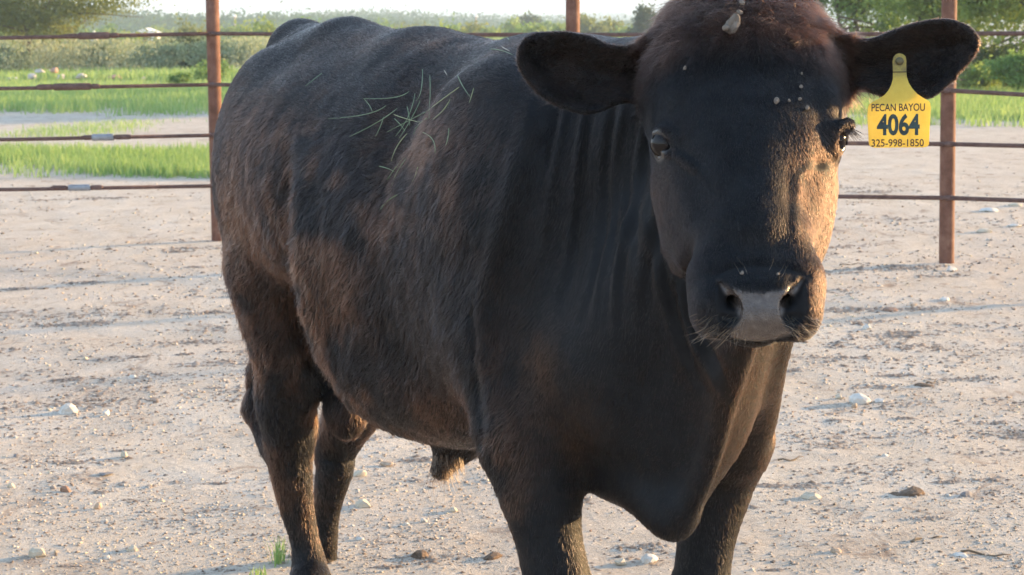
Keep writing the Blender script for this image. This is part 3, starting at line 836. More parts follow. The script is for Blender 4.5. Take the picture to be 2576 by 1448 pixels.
def carve():
    global L3, R3
    # eye sockets, lids
    lpts = [(1654, 340), (1654, 358), (1663, 376), (1682, 389), (1700, 387), (1694, 362), (1676, 338)]
    L3 = [surf(u, v) for u, v in lpts]
    c = surf(1674, 360)
    yr = surf(2098, 352)[1]
    R3 = [U(u, v, yr + dy) for u, v, dy in ((2094, 376, -.004), (2097, 350, -.004), (2112, 330, .004), (2126, 330, .016), (2128, 352, .020), (2118, 376, .012), (2104, 384, .002))]
    cr = U(2112, 354, yr + 0.016)
    ell(cr + HF[0] * -0.016, (0.018, 0.022, 0.022), 0.02, HF)
    ell(c + CF * 0.006 - CU * 0.001, (0.0172, 0.020, 0.0122), 0.004, HF, '-')
    ell(cr, (0.019, 0.022, 0.0175), 0.004, HF, '-')
    EYES.append((c + CF * 0.016, 0.0205)); EYES.append((cr + np.array([-0.008, 0.008, 0.0]), 0.0195))
    ring([p + CF * 0.001 for p in L3], 0.0042, 0.005)
    ring(R3, 0.0042, 0.005)
    # upper lids and the folds above them
    chain([(L3[0] + CU * 0.004, .006), (L3[6] + CU * 0.004, .009), (L3[5] + CU * 0.005 + CR * 0.008, .006)], 0.010)
    chain([(R3[2] + CU * 0.006 - CR * 0.004, .004), (R3[2] + CU * 0.009 + CR * 0.002, .006), (R3[3] + CU * 0.010 + CR * 0.004, .008), (R3[3] + CU * 0.006 + CR * 0.008, .006)], 0.008)
    chain([(L3[4] + CR * 0.004 - CU * 0.004, .005), (surf(1722, 405), .005), (surf(1745, 425), .004)], 0.008)
    # nostrils: a comma shaped opening that folds outwards under the wing
    for sg, pts in ((-1, [(1812, 716, .003), (1834, 740, .0055), (1851, 766, .0075), (1853, 790, .0080), (1838, 806, .0055), (1818, 800, .003)]), (1, [(2020, 706, .003), (1998, 734, .0055), (1978, 762, .0075), (1976, 788, .0080), (1992, 804, .0055), (2012, 798, .003)])):
        q = [(surf(u, v) + CF * 0.004, r) for u, v, r in pts]
        chain(q, 0.005, None, '-')
        mid = q[2][0]
        cone(mid + CF * 0.006, mid + CF * 0.05 + HF[2] * 0.02 + sg * HF[0] * 0.010, 0.008, 0.006, 0.006, None, '-')
        ell(surf(1915 + sg * 88, 772) - CF * 0.003, (0.006, 0.006, 0.018), 0.014, HF, '-')
    # mouth line
    m = [surf(u, v) for u, v in ((1800, 846), (1850, 856), (1905, 862), (1960, 852), (2010, 838))]
    if all(p is not None for p in m): chain([(p, .0022) for p in m], 0.004, None, '-')
def surface_nets(vox, lo, hi):
    """sparse sampling of field() followed by naive surface nets -> verts, quads"""
    BS = 6
    n = np.ceil((hi - lo) / vox).astype(int); n = ((n + BS - 1) // BS) * BS + 1
    nb = (n - 1) // BS
    gx, gy, gz = np.meshgrid(*[np.arange(k) for k in nb], indexing='ij')
    bidx = np.stack([gx.ravel(), gy.ravel(), gz.ravel()], 1)
    cen = lo + (bidx + 0.5) * BS * vox
    tab = []
    D = field(cen, tab); T = np.array(tab); PK = np.array([p[2] for p in PRIMS]); R0 = BS * vox * 0.87
    keep = np.abs(D) < BS * vox * 1.5 + 0.02
    sgn = np.where(D < 0, -1.0, 1.0).astype(np.float32)
    G = np.ones(n, dtype=np.float32)
    # fill far blocks with their sign
    S = sgn.reshape(nb)
    G[:-1, :-1, :-1] = np.repeat(np.repeat(np.repeat(S, BS, 0), BS, 1), BS, 2)
    kb = bidx[keep]
    off = np.stack(np.meshgrid(*[np.arange(BS + 1)] * 3, indexing='ij'), -1).reshape(-1, 3)
    kid = np.nonzero(keep)[0]
    # neighbouring blocks together, so that few primitives matter to a batch
    order = np.lexsort((kb[:, 0], kb[:, 1] // 4, kb[:, 0] // 4, kb[:, 2] // 4)); kb = kb[order]; kid = kid[order]
    for c0 in range(0, len(kb), 120):
        bb = kb[c0:c0 + 120]; ids = kid[c0:c0 + 120]
        use = (T[:, ids] - np.abs(D[ids])[None] < 2.2 * R0 + PK[:, None]).any(1)
        idx = (bb[:, None, :] * BS + off[None]).reshape(-1, 3)
        P = lo + idx * vox
        # prims that matter for this batch of neighbouring blocks
        v = field(P, None, use).astype(np.float32)
        G[idx[:, 0], idx[:, 1], idx[:, 2]] = v
    inside = G < 0
    # cells with a sign change
    c = np.zeros(tuple(k - 1 for k in n), dtype=np.uint8)
    for dx in (0, 1):
        for dy in (0, 1):
            for dz in (0, 1):
                c += inside[dx:n[0] - 1 + dx, dy:n[1] - 1 + dy, dz:n[2] - 1 + dz]
    act = np.argwhere((c > 0) & (c < 8))
    vid = -np.ones(c.shape, dtype=np.int32); vid[act[:, 0], act[:, 1], act[:, 2]] = np.arange(len(act))
    acc = np.zeros((len(act), 3)); cnt = np.zeros(len(act))
    corners = [(0, 0, 0), (1, 0, 0), (0, 1, 0), (1, 1, 0), (0, 0, 1), (1, 0, 1), (0, 1, 1), (1, 1, 1)]
    vals = [G[act[:, 0] + a, act[:, 1] + b, act[:, 2] + d] for a, b, d in corners]
    for i in range(8):
        for bit in (1, 2, 4):
            j = i | bit
            if j == i: continue
            a, b = vals[i], vals[j]
            m = (a < 0) != (b < 0)
            t = np.where(m, a / np.where(m, a - b, 1), 0)
            pi, pj = np.array(corners[i]), np.array(corners[j])
            acc[m] += (pi + t[m][:, None] * (pj - pi)); cnt[m] += 1
    V = lo + (act + acc / cnt[:, None]) * vox
    quads = []
    for ax in range(3):
        sl0 = [slice(None)] * 3; sl1 = [slice(None)] * 3
        sl0[ax] = slice(0, -1); sl1[ax] = slice(1, None)
        e = inside[tuple(sl0)] != inside[tuple(sl1)]
        idx = np.argwhere(e)
        o1, o2 = [(1, 2), (2, 0), (0, 1)][ax]
        ok = (idx[:, o1] > 0) & (idx[:, o2] > 0) & (idx[:, o1] < n[o1] - 1) & (idx[:, o2] < n[o2] - 1)
        idx = idx[ok]
        flip = inside[idx[:, 0], idx[:, 1], idx[:, 2]]
        def cell(d1, d2):
            q = idx.copy(); q[:, o1] -= d1; q[:, o2] -= d2
            return vid[q[:, 0], q[:, 1], q[:, 2]]
        Q = np.stack([cell(1, 1), cell(0, 1), cell(0, 0), cell(1, 0)], 1)
        Q[~flip] = Q[~flip][:, ::-1]
        quads.append(Q)
    F = np.concatenate(quads); F = F[(F >= 0).all(1)]
    return V, F

def grad(P, e=0.002):
    g = np.zeros_like(P)
    for a in range(3):
        d = np.zeros(3); d[a] = e
        g[:, a] = field(P + d) - field(P - d)
    L = np.linalg.norm(g, axis=1) + 1e-12
    return g / L[:, None], L / (2 * e)

def vert_normals(V, F):
    a, b, c, d = V[F[:, 0]], V[F[:, 1]], V[F[:, 2]], V[F[:, 3]]
    n = np.cross(c - a, d - b)
    N = np.zeros_like(V)
    for i in range(4):
        for j in range(3):
            N[:, j] += np.bincount(F[:, i], weights=n[:, j], minlength=len(V))
    return N / (np.linalg.norm(N, axis=1)[:, None] + 1e-12)

def refine(V, F, sel):
    """split the selected quads in four; neighbours become triangles fans around the new edge points"""
    E = {}
    fl = F.tolist(); newv = []; out = []; base = len(V)
    selset = np.asarray(sel)
    split_edges = {}
    for fi in np.nonzero(selset)[0]:
        q = fl[fi]
        for i in range(4):
            a, b = q[i], q[(i + 1) % 4]
            k = (a, b) if a < b else (b, a)
            if k not in split_edges:
                split_edges[k] = base + len(newv); newv.append((V[a] + V[b]) * 0.5)
    faces = []
    for fi, q in enumerate(fl):
        if selset[fi]:
            c = base + len(newv); newv.append((V[q[0]] + V[q[1]] + V[q[2]] + V[q[3]]) * 0.25)
            m = []
            for i in range(4):
                a, b = q[i], q[(i + 1) % 4]; m.append(split_edges[(a, b) if a < b else (b, a)])
            for i in range(4): faces.append([q[i], m[i], c, m[i - 1]])
        else:
            ring = []
            for i in range(4):
                a, b = q[i], q[(i + 1) % 4]; ring.append(a)
                k = (a, b) if a < b else (b, a)
                if k in split_edges: ring.append(split_edges[k])
            faces.append(ring)
    return np.concatenate([V, np.array(newv)]), faces

def local_use(P, pad=0.03):
    lo_, hi_ = P.min(0), P.max(0)
    return None

def field_sorted(P, chunk=0.15):
    """field() for many points near the surface, cell by cell, leaving out the primitives that are far away"""
    key = np.floor(P / chunk).astype(int); key -= key.min(0)
    kk = (key[:, 0] * 4096 + key[:, 1]) * 4096 + key[:, 2]
    order = np.argsort(kk, kind='stable'); ks = kk[order]
    cuts = np.concatenate([[0], np.nonzero(np.diff(ks))[0] + 1, [len(ks)]])
    D = np.zeros(len(P)); PK = np.array([p[2] for p in PRIMS])
    cells = [order[a:b] for a, b in zip(cuts[:-1], cuts[1:])]
    cen = np.array([P[c].mean(0) for c in cells]); rad = np.array([np.sqrt(((P[c] - m) ** 2).sum(1).max()) for c, m in zip(cells, cen)])
    tab = []; Dc = field(cen, tab); T = np.array(tab)
    for i, c in enumerate(cells):
        use = T[:, i] - abs(Dc[i]) < 2.4 * rad[i] + PK + 0.01
        D[c] = field(P[c], None, use)
    return D

def grad_sorted(P, e=0.0015):
    g = np.zeros_like(P)
    for a in range(3):
        d = np.zeros(3); d[a] = e
        g[:, a] = field_sorted(P + d) - field_sorted(P - d)
    L = np.linalg.norm(g, axis=1) + 1e-12
    return g / L[:, None], L / (2 * e)

def project(P):
    """points of the place -> picture survey coordinates (used only to read off where on the animal a mark lies)"""
    q = P - EYEP; z = q @ CF
    return 1288.0 + FP * (q @ CR) / z, 724.0 - FP * (q @ CU) / z

def seg_dist(u, v, pts):
    """distance and signed side (positive to the right) from a polyline, and the fraction along it"""
    best = np.full(len(u), 1e9); side = np.zeros(len(u)); frac = np.zeros(len(u)); n = len(pts) - 1
    for i in range(n):
        (x0, y0), (x1, y1) = pts[i], pts[i + 1]
        ex, ey = x1 - x0, y1 - y0
        t = np.clip(((u - x0) * ex + (v - y0) * ey) / (ex * ex + ey * ey), 0, 1)
        d = np.hypot(u - x0 - t * ex, v - y0 - t * ey)
        s = (u - x0) * ey - (v - y0) * ex
        m = d < best
        best[m] = d[m]; side[m] = np.sign(s[m]); frac[m] = (i + t[m]) / n
    return best, side, frac

def sstep(x, a, b):
    t = np.clip((x - a) / (b - a), 0, 1); return t * t * (3 - 2 * t)
def gauss2(u, v, cu, cv, ru, rv):
    return np.exp(-((u - cu) / ru) ** 2 - ((v - cv) / rv) ** 2)

build_prims()
VOX = 0.006
BV, BF = surface_nets(VOX, np.array([-0.85, 2.4, -0.015]), np.array([0.85, 5.2, 1.55]))
# finer mesh on the face and the ears, all of it pulled onto the exact surface
fc = BV[BF].mean(1)
hd = (fc - HO) @ HF.T
fu_, fv_ = project(fc)
sel = (hd[:, 2] < 0.40) & (hd[:, 2] > -0.09) & (hd[:, 1] < 0.12) & (np.abs(hd[:, 0]) < 0.16) & (fc[:, 1] < 2.93)
sel |= ((fu_ < 1620) | (fu_ > 2130)) & (fc[:, 1] < 3.04) & (fc[:, 1] > 2.84) & (fv_ < 300) & (fu_ > 1280)
BV, faces = refine(BV, BF, sel)
d0 = field_sorted(BV); e = 0.002; g = np.zeros_like(BV)
for a_ in range(3):
    dd = np.zeros(3); dd[a_] = e
    g[:, a_] = (field_sorted(BV + dd) - d0) / e
gl = np.linalg.norm(g, axis=1) + 1e-9; g /= gl[:, None]
BV = BV - g * np.clip(d0 / np.maximum(gl, 0.4), -0.006, 0.006)[:, None]
def mesh_normals(V, faces):
    T = np.array([(f[0], f[i], f[i + 1]) for f in faces for i in range(1, len(f) - 1)])
    n = np.cross(V[T[:, 1]] - V[T[:, 0]], V[T[:, 2]] - V[T[:, 0]])
    N = np.stack([sum(np.bincount(T[:, i], weights=n[:, j], minlength=len(V)) for i in range(3)) for j in range(3)], 1)
    return N / (np.linalg.norm(N, axis=1)[:, None] + 1e-12), T
BN, TR = mesh_normals(BV, faces)

# ---- folds of skin, muscle and matted hair
pu, pv = project(BV)
hl = (BV - HO) @ HF.T
facing = (BN @ -CF > -0.25)
head_m = sstep(-hl[:, 1], -0.19, -0.12) * (BV[:, 1] < 3.08)
body_t = (BV - BO) @ BB; body_s = (BV - BO) @ BL
disp = np.zeros(len(BV))
nearside = sstep(-body_s, -0.16, -0.02) * (1 - head_m)
# neck folds fan down from behind the ear
reg = sstep(pu, 1320, 1400) * (1 - sstep(pu, 1680, 1760)) * sstep(pv, 200, 330) * (1 - sstep(pv, 640, 900)) * nearside
wob = vnoise(BV * np.array([1, 1, 0.6]), 5.0, 3.0, 2) * 70
ph = (pu + 0.16 * (pv - 300) + wob) / 58.0 * 2 * math.pi
disp += reg * (0.0044 * np.sin(ph) + 0.0022 * np.sin(ph * 1.7 + 1.0)) * (0.35 + 0.9 * (vnoise(BV, 5.0, 9.0) + 0.4).clip(0, 1))
# shoulder ridge
d, s, f = seg_dist(pu, pv, [(1350, 235), (1320, 330), (1285, 470), (1245, 620), (1212, 760), (1203, 880), (1210, 990)])
disp += (1 - head_m) * facing * (0.010 * np.exp(-(d / 26) ** 2) - 0.010 * np.exp(-((d * s - 55) / 40) ** 2)) * np.sin(np.clip(f, 0.02, 0.98) * math.pi) ** 0.5
# elbow fold behind the foreleg
d, s, f = seg_dist(pu, pv, [(1200, 790), (1205, 900), (1212, 1010), (1216, 1110)])
disp -= 0.012 * np.exp(-((d * s + 10) / 12) ** 2) * (body_s < 0)
# throat folds
for pl, a in (([(1640, 470), (1675, 600), (1700, 720), (1745, 860), (1800, 980)], .006), ([(1600, 420), (1625, 560), (1660, 720), (1705, 880), (1770, 1040)], .006), ([(1720, 760), (1750, 860), (1800, 960), (1830, 1040)], .006), ([(1560, 420), (1570, 560), (1590, 720)], .004)):
    d, s, f = seg_dist(pu, pv, pl)
    disp += (1 - head_m) * facing * a * (np.exp(-(d / 13) ** 2) - 0.8 * np.exp(-((d * s - 24) / 12) ** 2)) * np.sin(np.clip(f, 0, 1) * math.pi)
# flank edge in front of the thigh
d, s, f = seg_dist(pu, pv, [(745, 400), (735, 500), (738, 640), (758, 780), (800, 905), (850, 965)])
w = np.sin(np.clip(f * 0.9 + 0.08, 0, 1) * math.pi) ** 0.6
disp += (body_s < 0.05) * w * (0.022 * np.exp(-((d * s - 26) / 30) ** 2) - 0.036 * np.exp(-((d * s + 20) / 24) ** 2) * (pu > 600))
# muscles of the thigh and shoulder, ribs
disp += (1 - head_m) * (0.0022 * vnoise(BV, 5.0, 1.0, 2))
reg = gauss2(pu, pv, 1500, 1060, 160, 160) * facing * (1 - head_m)
disp += reg * 0.006 * vnoise(BV * np.array([1, 1, 0.5]), 16.0, 5.0)
# rough matted coat
shag = (1 - head_m) * np.clip(gauss2(pu, pv, 960, 470, 330, 300) + gauss2(pu, pv, 640, 700, 110, 330) + gauss2(pu, pv, 950, 900, 260, 200) + 0.6 * gauss2(pu, pv, 1280, 1050, 110, 200) + 0.5 * gauss2(pu, pv, 720, 1250, 90, 200), 0, 1)
disp += shag * 0.0046 * vnoise(BV * np.array([1.0, 1.0, 0.7]), 26.0, 2.0, 2)
for pl, a, wd in (([(1983, 410), (1985, 500), (1988, 590)], -.0016, 11), ([(2082, 392), (2040, 415), (2008, 445), (2002, 520), (2004, 600)], .0022, 13), ([(1702, 392), (1745, 415), (1775, 450)], .003, 10), ([(1950, 400), (1952, 500), (1950, 580)], .001, 16)):
    d, s, f = seg_dist(pu, pv, pl)
    disp += head_m * a * np.exp(-(d / wd) ** 2) * np.sin(np.clip(f * 0.9 + 0.05, 0, 1) * math.pi) ** 0.7
# face: tear gland hollow under the right eye, veins, creases above the nose
disp -= head_m * 0.007 * gauss2(pu, pv, 2066, 408, 18, 14)
for pl in ([(1790, 690), (1850, 668), (1920, 664), (1985, 670), (2030, 690)],):
    d, s, f = seg_dist(pu, pv, pl); disp -= head_m * 0.0035 * np.exp(-(d / 12) ** 2)
disp += head_m * (hl[:, 2] < 0.33) * 0.0005 * vnoise(BV, 40.0, 4.0, 2)
disp += head_m * 0.003 * sstep(hl[:, 2], 0.38, 0.46) * vnoise(BV, 30.0, 6.0, 2)
BV = BV + BN * disp[:, None]

# ---- marks that belong to the hide: dusty brown hair, the bare nose pad, the pale rims of the lids; also sun gold painted on the throat
def brown_of(P, u, v, hm, ht):
    n1 = vnoise(P, 7.0, 11.0, 3); n2 = vnoise(P, 22.0, 13.0, 2)
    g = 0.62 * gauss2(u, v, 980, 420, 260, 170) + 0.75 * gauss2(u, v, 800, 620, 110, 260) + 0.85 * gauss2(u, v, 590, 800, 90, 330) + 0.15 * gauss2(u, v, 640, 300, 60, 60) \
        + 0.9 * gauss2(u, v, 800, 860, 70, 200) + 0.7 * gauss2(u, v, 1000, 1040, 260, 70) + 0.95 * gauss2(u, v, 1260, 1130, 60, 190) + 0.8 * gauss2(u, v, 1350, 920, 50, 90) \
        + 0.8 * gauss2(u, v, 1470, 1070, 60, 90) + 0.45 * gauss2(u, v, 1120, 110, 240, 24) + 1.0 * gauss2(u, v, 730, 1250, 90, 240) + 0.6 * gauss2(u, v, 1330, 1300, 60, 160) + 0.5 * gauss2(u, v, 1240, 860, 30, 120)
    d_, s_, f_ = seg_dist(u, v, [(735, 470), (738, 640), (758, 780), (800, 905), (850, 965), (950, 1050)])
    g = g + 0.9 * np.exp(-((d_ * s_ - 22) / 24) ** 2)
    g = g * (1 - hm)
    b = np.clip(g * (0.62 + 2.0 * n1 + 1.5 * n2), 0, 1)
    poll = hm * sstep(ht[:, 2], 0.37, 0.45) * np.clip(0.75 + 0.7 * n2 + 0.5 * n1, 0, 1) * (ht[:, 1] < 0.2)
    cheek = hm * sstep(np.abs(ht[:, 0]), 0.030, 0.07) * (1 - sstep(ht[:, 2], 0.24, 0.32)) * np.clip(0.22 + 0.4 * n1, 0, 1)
    throat = (1 - hm) * gauss2(u, v, 1880, 1020, 110, 200) * np.clip(1.0 + 0.5 * n1, 0, 1)  # golden sunlight on the chest's right side, put into the hair colour
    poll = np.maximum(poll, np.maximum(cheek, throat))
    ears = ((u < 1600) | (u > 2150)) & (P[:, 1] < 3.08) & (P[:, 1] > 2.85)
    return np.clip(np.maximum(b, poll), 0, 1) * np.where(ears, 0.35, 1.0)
PAD = [(1806, 708), (1840, 722), (1880, 732), (1920, 735), (1960, 730), (1995, 716), (2024, 698), (2012, 728), (1992, 748), (1975, 775), (1968, 800), (1975, 820), (1998, 836), (1985, 846), (1950, 856), (1905, 862), (1860, 858), (1838, 850), (1834, 834), (1852, 820), (1860, 802), (1852, 780), (1834, 752), (1818, 735)]
NOSTRIL = [(1806, 708), (1834, 745), (1858, 780), (1862, 806), (1846, 822), (1820, 812), (1806, 780), (1802, 740)]
NOSTRIL2 = [(2024, 698), (1998, 742), (1974, 776), (1968, 806), (1984, 822), (2008, 812), (2026, 780), (2030, 740)]
def pad_of(P, u, v, hm):
    q = np.stack([u, v], 1); m = (hm > 0.2) & (np.abs(u - 1915) < 150) & (np.abs(v - 780) < 120)
    out = np.zeros(len(P))
    out[m] = sstep(-poly_sd(q[m], PAD), -5, 9)
    bare = np.zeros(len(P)); bare[m] = np.maximum(out[m], sstep(-np.minimum(poly_sd(q[m], NOSTRIL), poly_sd(q[m], NOSTRIL2)), -2, 5))
    return out, bare
pu, pv = project(BV); hl = (BV - HO) @ HF.T
facing = BN @ -CF > -0.1
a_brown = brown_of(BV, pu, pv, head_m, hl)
a_pad, a_bare = pad_of(BV, pu, pv, head_m); a_pad *= (hl[:, 1] < 0.08); a_bare *= (hl[:, 1] < 0.08)
a_lid = np.zeros(len(BV))
for c, r in EYES:
    dd = np.linalg.norm(BV - c, axis=1); a_lid = np.maximum(a_lid, 1 - sstep(dd, r + 0.003, r + 0.010))

hide = Mat('bull hide')
v = hide.coord()
nf = hide.noise(v, 260.0, 3, 0.7)
nm = hide.noise(v, 45.0, 4, 0.65)
blk = hide.ramp(nm, [(0.3, (0.004, 0.0045, 0.006)), (0.7, (0.009, 0.010, 0.012))])
brn = hide.ramp(nm, [(0.3, (0.010, 0.007, 0.005)), (0.7, (0.028, 0.018, 0.013))])
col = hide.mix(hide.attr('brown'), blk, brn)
padc = hide.ramp(hide.noise(v, 90.0, 5, 0.7), [(0.35, (0.052, 0.039, 0.033)), (0.60, (0.090, 0.070, 0.060)), (0.8, (0.17, 0.145, 0.13))])
col = hide.mix(hide.attr('pad'), col, padc)
col = hide.mix(hide.math('MULTIPLY', hide.attr('lid'), 0.6), col, (0.035, 0.032, 0.032))
hide.base(col)
rg = hide.math('SUBTRACT', 0.60, hide.math('MULTIPLY', hide.math('MAXIMUM', hide.attr('pad'), hide.attr('lid')), 0.36))
hide.l(rg, hide.b.inputs['Roughness'])
hide.l(hide.math('ADD', 0.13, hide.math('MULTIPLY', hide.math('MAXIMUM', hide.attr('pad'), hide.attr('lid')), 0.45)), hide.b.inputs['Specular IOR Level'])
vp = hide.node('TexVoronoi'); vp.inputs['Scale'].default_value = 420.0; hide.l(v, vp.inputs['Vector'])
hb = hide.math('ADD', hide.math('MULTIPLY', hide.noise(v, 170.0, 3, 0.6), 0.6), hide.math('MULTIPLY', hide.math('MULTIPLY', vp.outputs['Distance'], hide.attr('pad')), 0.9))
hide.bump(hb, 0.5, 0.002)

bull = empty('bull', (float(BO[0]), float(BO[1]) + 0.5, 0.0))
tag(bull, 'black and rusty brown bull standing in the dirt pen with a yellow ear tag', 'bull')
def adopt(parent, o):
    o.parent = parent
    o.matrix_parent_inverse = Matrix.Translation(-parent.location) if parent.parent is None else Matrix()
    return o
body = mesh_obj('body', BV, faces, hide.m)
add_attr(body, 'brown', a_brown); add_attr(body, 'pad', a_pad); add_attr(body, 'lid', a_lid)
adopt(bull, body)

# ---- eyes
eye_m = Mat('wet dark eye'); eye_m.base((0.006, 0.004, 0.004)); eye_m.set(Roughness=0.04); eye_m.b.inputs['Specular IOR Level'].default_value = 0.28
def uv_sphere(c, r, nu=24, nv=14, sc=(1, 1, 1)):
    bm = bmesh.new(); bmesh.ops.create_uvsphere(bm, u_segments=nu, v_segments=nv, radius=1.0)
    vs = [np.asarray(v.co) * r * np.array(sc) + c for v in bm.verts]; fs = [[v.index for v in f.verts] for f in bm.faces]; bm.free()
    return vs, fs
for c, r in EYES:
    vs, fs = uv_sphere(c, r, 32, 20)
    adopt(bull, mesh_obj('eye', vs, fs, eye_m.m))

# ---------------------------------------------------------------- the coat: short strands rooted all over the hide
def hair_object(name, P, rad, mat, attrs=None):
    """P (n, k, 3) strand points, rad (n, k)"""
    n, k = P.shape[:2]
    hc = bpy.data.hair_curves.new(name)
    hc.add_curves([k] * n)
    hc.attributes['position'].data.foreach_set('vector', P.astype(np.float32).ravel())
    if 'radius' not in hc.attributes: hc.attributes.new('radius', 'FLOAT', 'POINT')
    hc.attributes['radius'].data.foreach_set('value', rad.astype(np.float32).ravel())
    for an, av in (attrs or {}).items():
        hc.attributes.new(an, 'FLOAT', 'CURVE').data.foreach_set('value', av.astype(np.float32))
    hc.materials.append(mat)
    o = bpy.data.objects.new(name, hc); scene.collection.objects.link(o)
    return o

def hair_mat(name, dark, brown, rough=0.32):
    m = Mat(name)
    h = m.node('BsdfHairPrincipled'); h.parametrization = 'COLOR'; h.model = 'CHIANG'
    rnd = m.attr('vary')
    d = m.ramp(rnd, [(0.0, tuple(c * 0.35 for c in dark)), (0.8, tuple(c * 1.3 for c in dark)), (1.0, tuple(c * 4.0 for c in dark))])
    b = m.ramp(rnd, [(0.0, tuple(c * 0.45 for c in brown)), (1.0, tuple(c * 1.7 for c in brown))])
    m.l(m.mix(m.attr('brown'), d, b), h.inputs['Color'])
    h.inputs['Roughness'].default_value = rough
    h.inputs['Radial Roughness'].default_value = 0.5
    h.inputs['IOR'].default_value = 1.33
    m.l(h.outputs['BSDF'], m.out.inputs['Surface'])
    return m.m

NFUR = 520000
pa, pb, pc = BV[TR[:, 0]], BV[TR[:, 1]], BV[TR[:, 2]]
tn = np.cross(pb - pa, pc - pa); ta = np.linalg.norm(tn, axis=1) * 0.5; tnn = tn / (2 * ta[:, None] + 1e-15)
tc = (pa + pb + pc) / 3
vis = -((tc - EYEP) * tnn).sum(1) / np.linalg.norm(tc - EYEP, axis=1)
dist = np.linalg.norm(tc - EYEP, axis=1)
wgt = ta * np.where(vis > -0.25, 1.0, 0.12) * (3.0 / dist) ** 1.3
padt = a_bare[TR].max(1); lidt = a_lid[TR].max(1)
wgt = wgt * (padt < 0.35) * (lidt < 0.5)
ht = (tc - HO) @ HF.T
wgt = wgt * np.where((tc[:, 1] < 3.0) & (ht[:, 2] < 0.52) & (ht[:, 1] < 0.15), 3.0, 1.0)
idx = rng.choice(len(TR), NFUR, p=wgt / wgt.sum())
r1, r2 = rng.random(NFUR), rng.random(NFUR); sq = np.sqrt(r1)
w0, w1, w2 = 1 - sq, sq * (1 - r2), sq * r2
R0 = pa[idx] * w0[:, None] + pb[idx] * w1[:, None] + pc[idx] * w2[:, None]
VN = BN
N0 = VN[TR[idx, 0]] * w0[:, None] + VN[TR[idx, 1]] * w1[:, None] + VN[TR[idx, 2]] * w2[:, None]
N0 = 0.6 * N0 + 0.4 * tnn[idx]; N0 /= np.linalg.norm(N0, axis=1)[:, None] + 1e-9
def vat(a): return a[TR[idx, 0]] * w0 + a[TR[idx, 1]] * w1 + a[TR[idx, 2]] * w2
fhm = vat(head_m); fbrown = vat(a_brown); fshag = vat(shag)
fu, fv = project(R0); fh = (R0 - HO) @ HF.T
fs_, ft_ = (R0 - BO) @ BL, (R0 - BO) @ BB
isear = (((fu < 1610) | (fu > 2140)) & (R0[:, 1] < 3.06) & (R0[:, 1] > 2.86) & (fv < 300))
# which way the hair lies
D = np.outer(np.ones(NFUR), BB * 0.45 - BZ * 0.9)
top = sstep(N0[:, 2], 0.3, 0.8)
D = D * (1 - top)[:, None] + top[:, None] * BB
legs = sstep(-R0[:, 2], -0.62, -0.45)
D = D * (1 - legs)[:, None] + legs[:, None] * np.array([0, 0, -1.0])
fd = -HF[2][None] * 1.0 + HF[0][None] * (fh[:, 0] * 5.0)[:, None] + 0 * D
pol = sstep(fh[:, 2], 0.34, 0.42)
fd = fd + pol[:, None] * (HF[0][None] * (fh[:, 0] * 6.0 + 0.25 * np.sin(fh[:, 0] * 60))[:, None])
D = D * (1 - fhm)[:, None] + fd * fhm[:, None]
D = np.where(isear[:, None], np.outer(np.where(fu < 1800, -1.0, 1.0), CR) + 0.0, D)
for a, (sc, amp) in enumerate(((9.0, 0.18), (38.0, 0.50), (120.0, 0.30))):
    am = amp * (0.20 + 1.0 * np.maximum(fshag, pol * fhm * 1.7)) if a else amp
    D = D + (np.stack([vnoise(R0, sc, 31.0 * (a + 1)), vnoise(R0, sc, 57.0 * (a + 1)), vnoise(R0, sc, 91.0 * (a + 1))], 1) * (am[:, None] if hasattr(am, 'shape') and getattr(am, 'ndim', 0) else am))
D += rng.normal(0, 0.08, D.shape)
D = D - N0 * (D * N0).sum(1)[:, None]
D /= np.linalg.norm(D, axis=1)[:, None] + 1e-9
LEN = 0.0085 + 0.011 * fshag
LEN = np.where(fhm > 0.5, 0.0065 + 0.014 * pol, LEN)
LEN = np.where(isear, 0.0055, LEN)
LEN = LEN * (1 + 0.4 * vnoise(R0, 60.0, 77.0)) * rng.uniform(0.6, 1.35, NFUR)
lift = 0.10 + 0.20 * fshag + 0.22 * pol * fhm + 0.05 * (vnoise(R0, 40.0, 8.0) + 0.3).clip(0, 1)
lift = np.where(isear, 0.35, np.where((fhm > 0.5) & (pol < 0.5), 0.20, lift)) * rng.uniform(0.5, 1.6, NFUR)
K = 4
P = np.zeros((NFUR, K, 3)); t = np.linspace(0, 1, K)
curl = rng.normal(0, 0.16, (NFUR, 3)) * (0.5 + fshag + pol * fhm)[:, None]
for k in range(K):
    tt = t[k]
    dirk = D * (1.0 + 0.0 * tt) + N0 * (lift * (1.25 - 0.9 * tt))[:, None] + curl * tt
    P[:, k] = R0 - N0 * 0.0003 + dirk * (LEN * tt)[:, None]
wd = np.where(fhm > 0.5, 0.00024, 0.00030) * (np.linalg.norm(R0 - EYEP, axis=1) / 3.0).clip(0.8, 2)
RAD = wd[:, None] * np.array([1.0, 0.9, 0.65, 0.2])[None]
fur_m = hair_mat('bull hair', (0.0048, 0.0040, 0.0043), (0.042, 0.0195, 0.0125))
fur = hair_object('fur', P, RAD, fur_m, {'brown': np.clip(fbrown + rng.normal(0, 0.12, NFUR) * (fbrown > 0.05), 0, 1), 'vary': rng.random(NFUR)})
tag(fur, kind='stuff'); adopt(bull, fur)
print('FUR', NFUR)

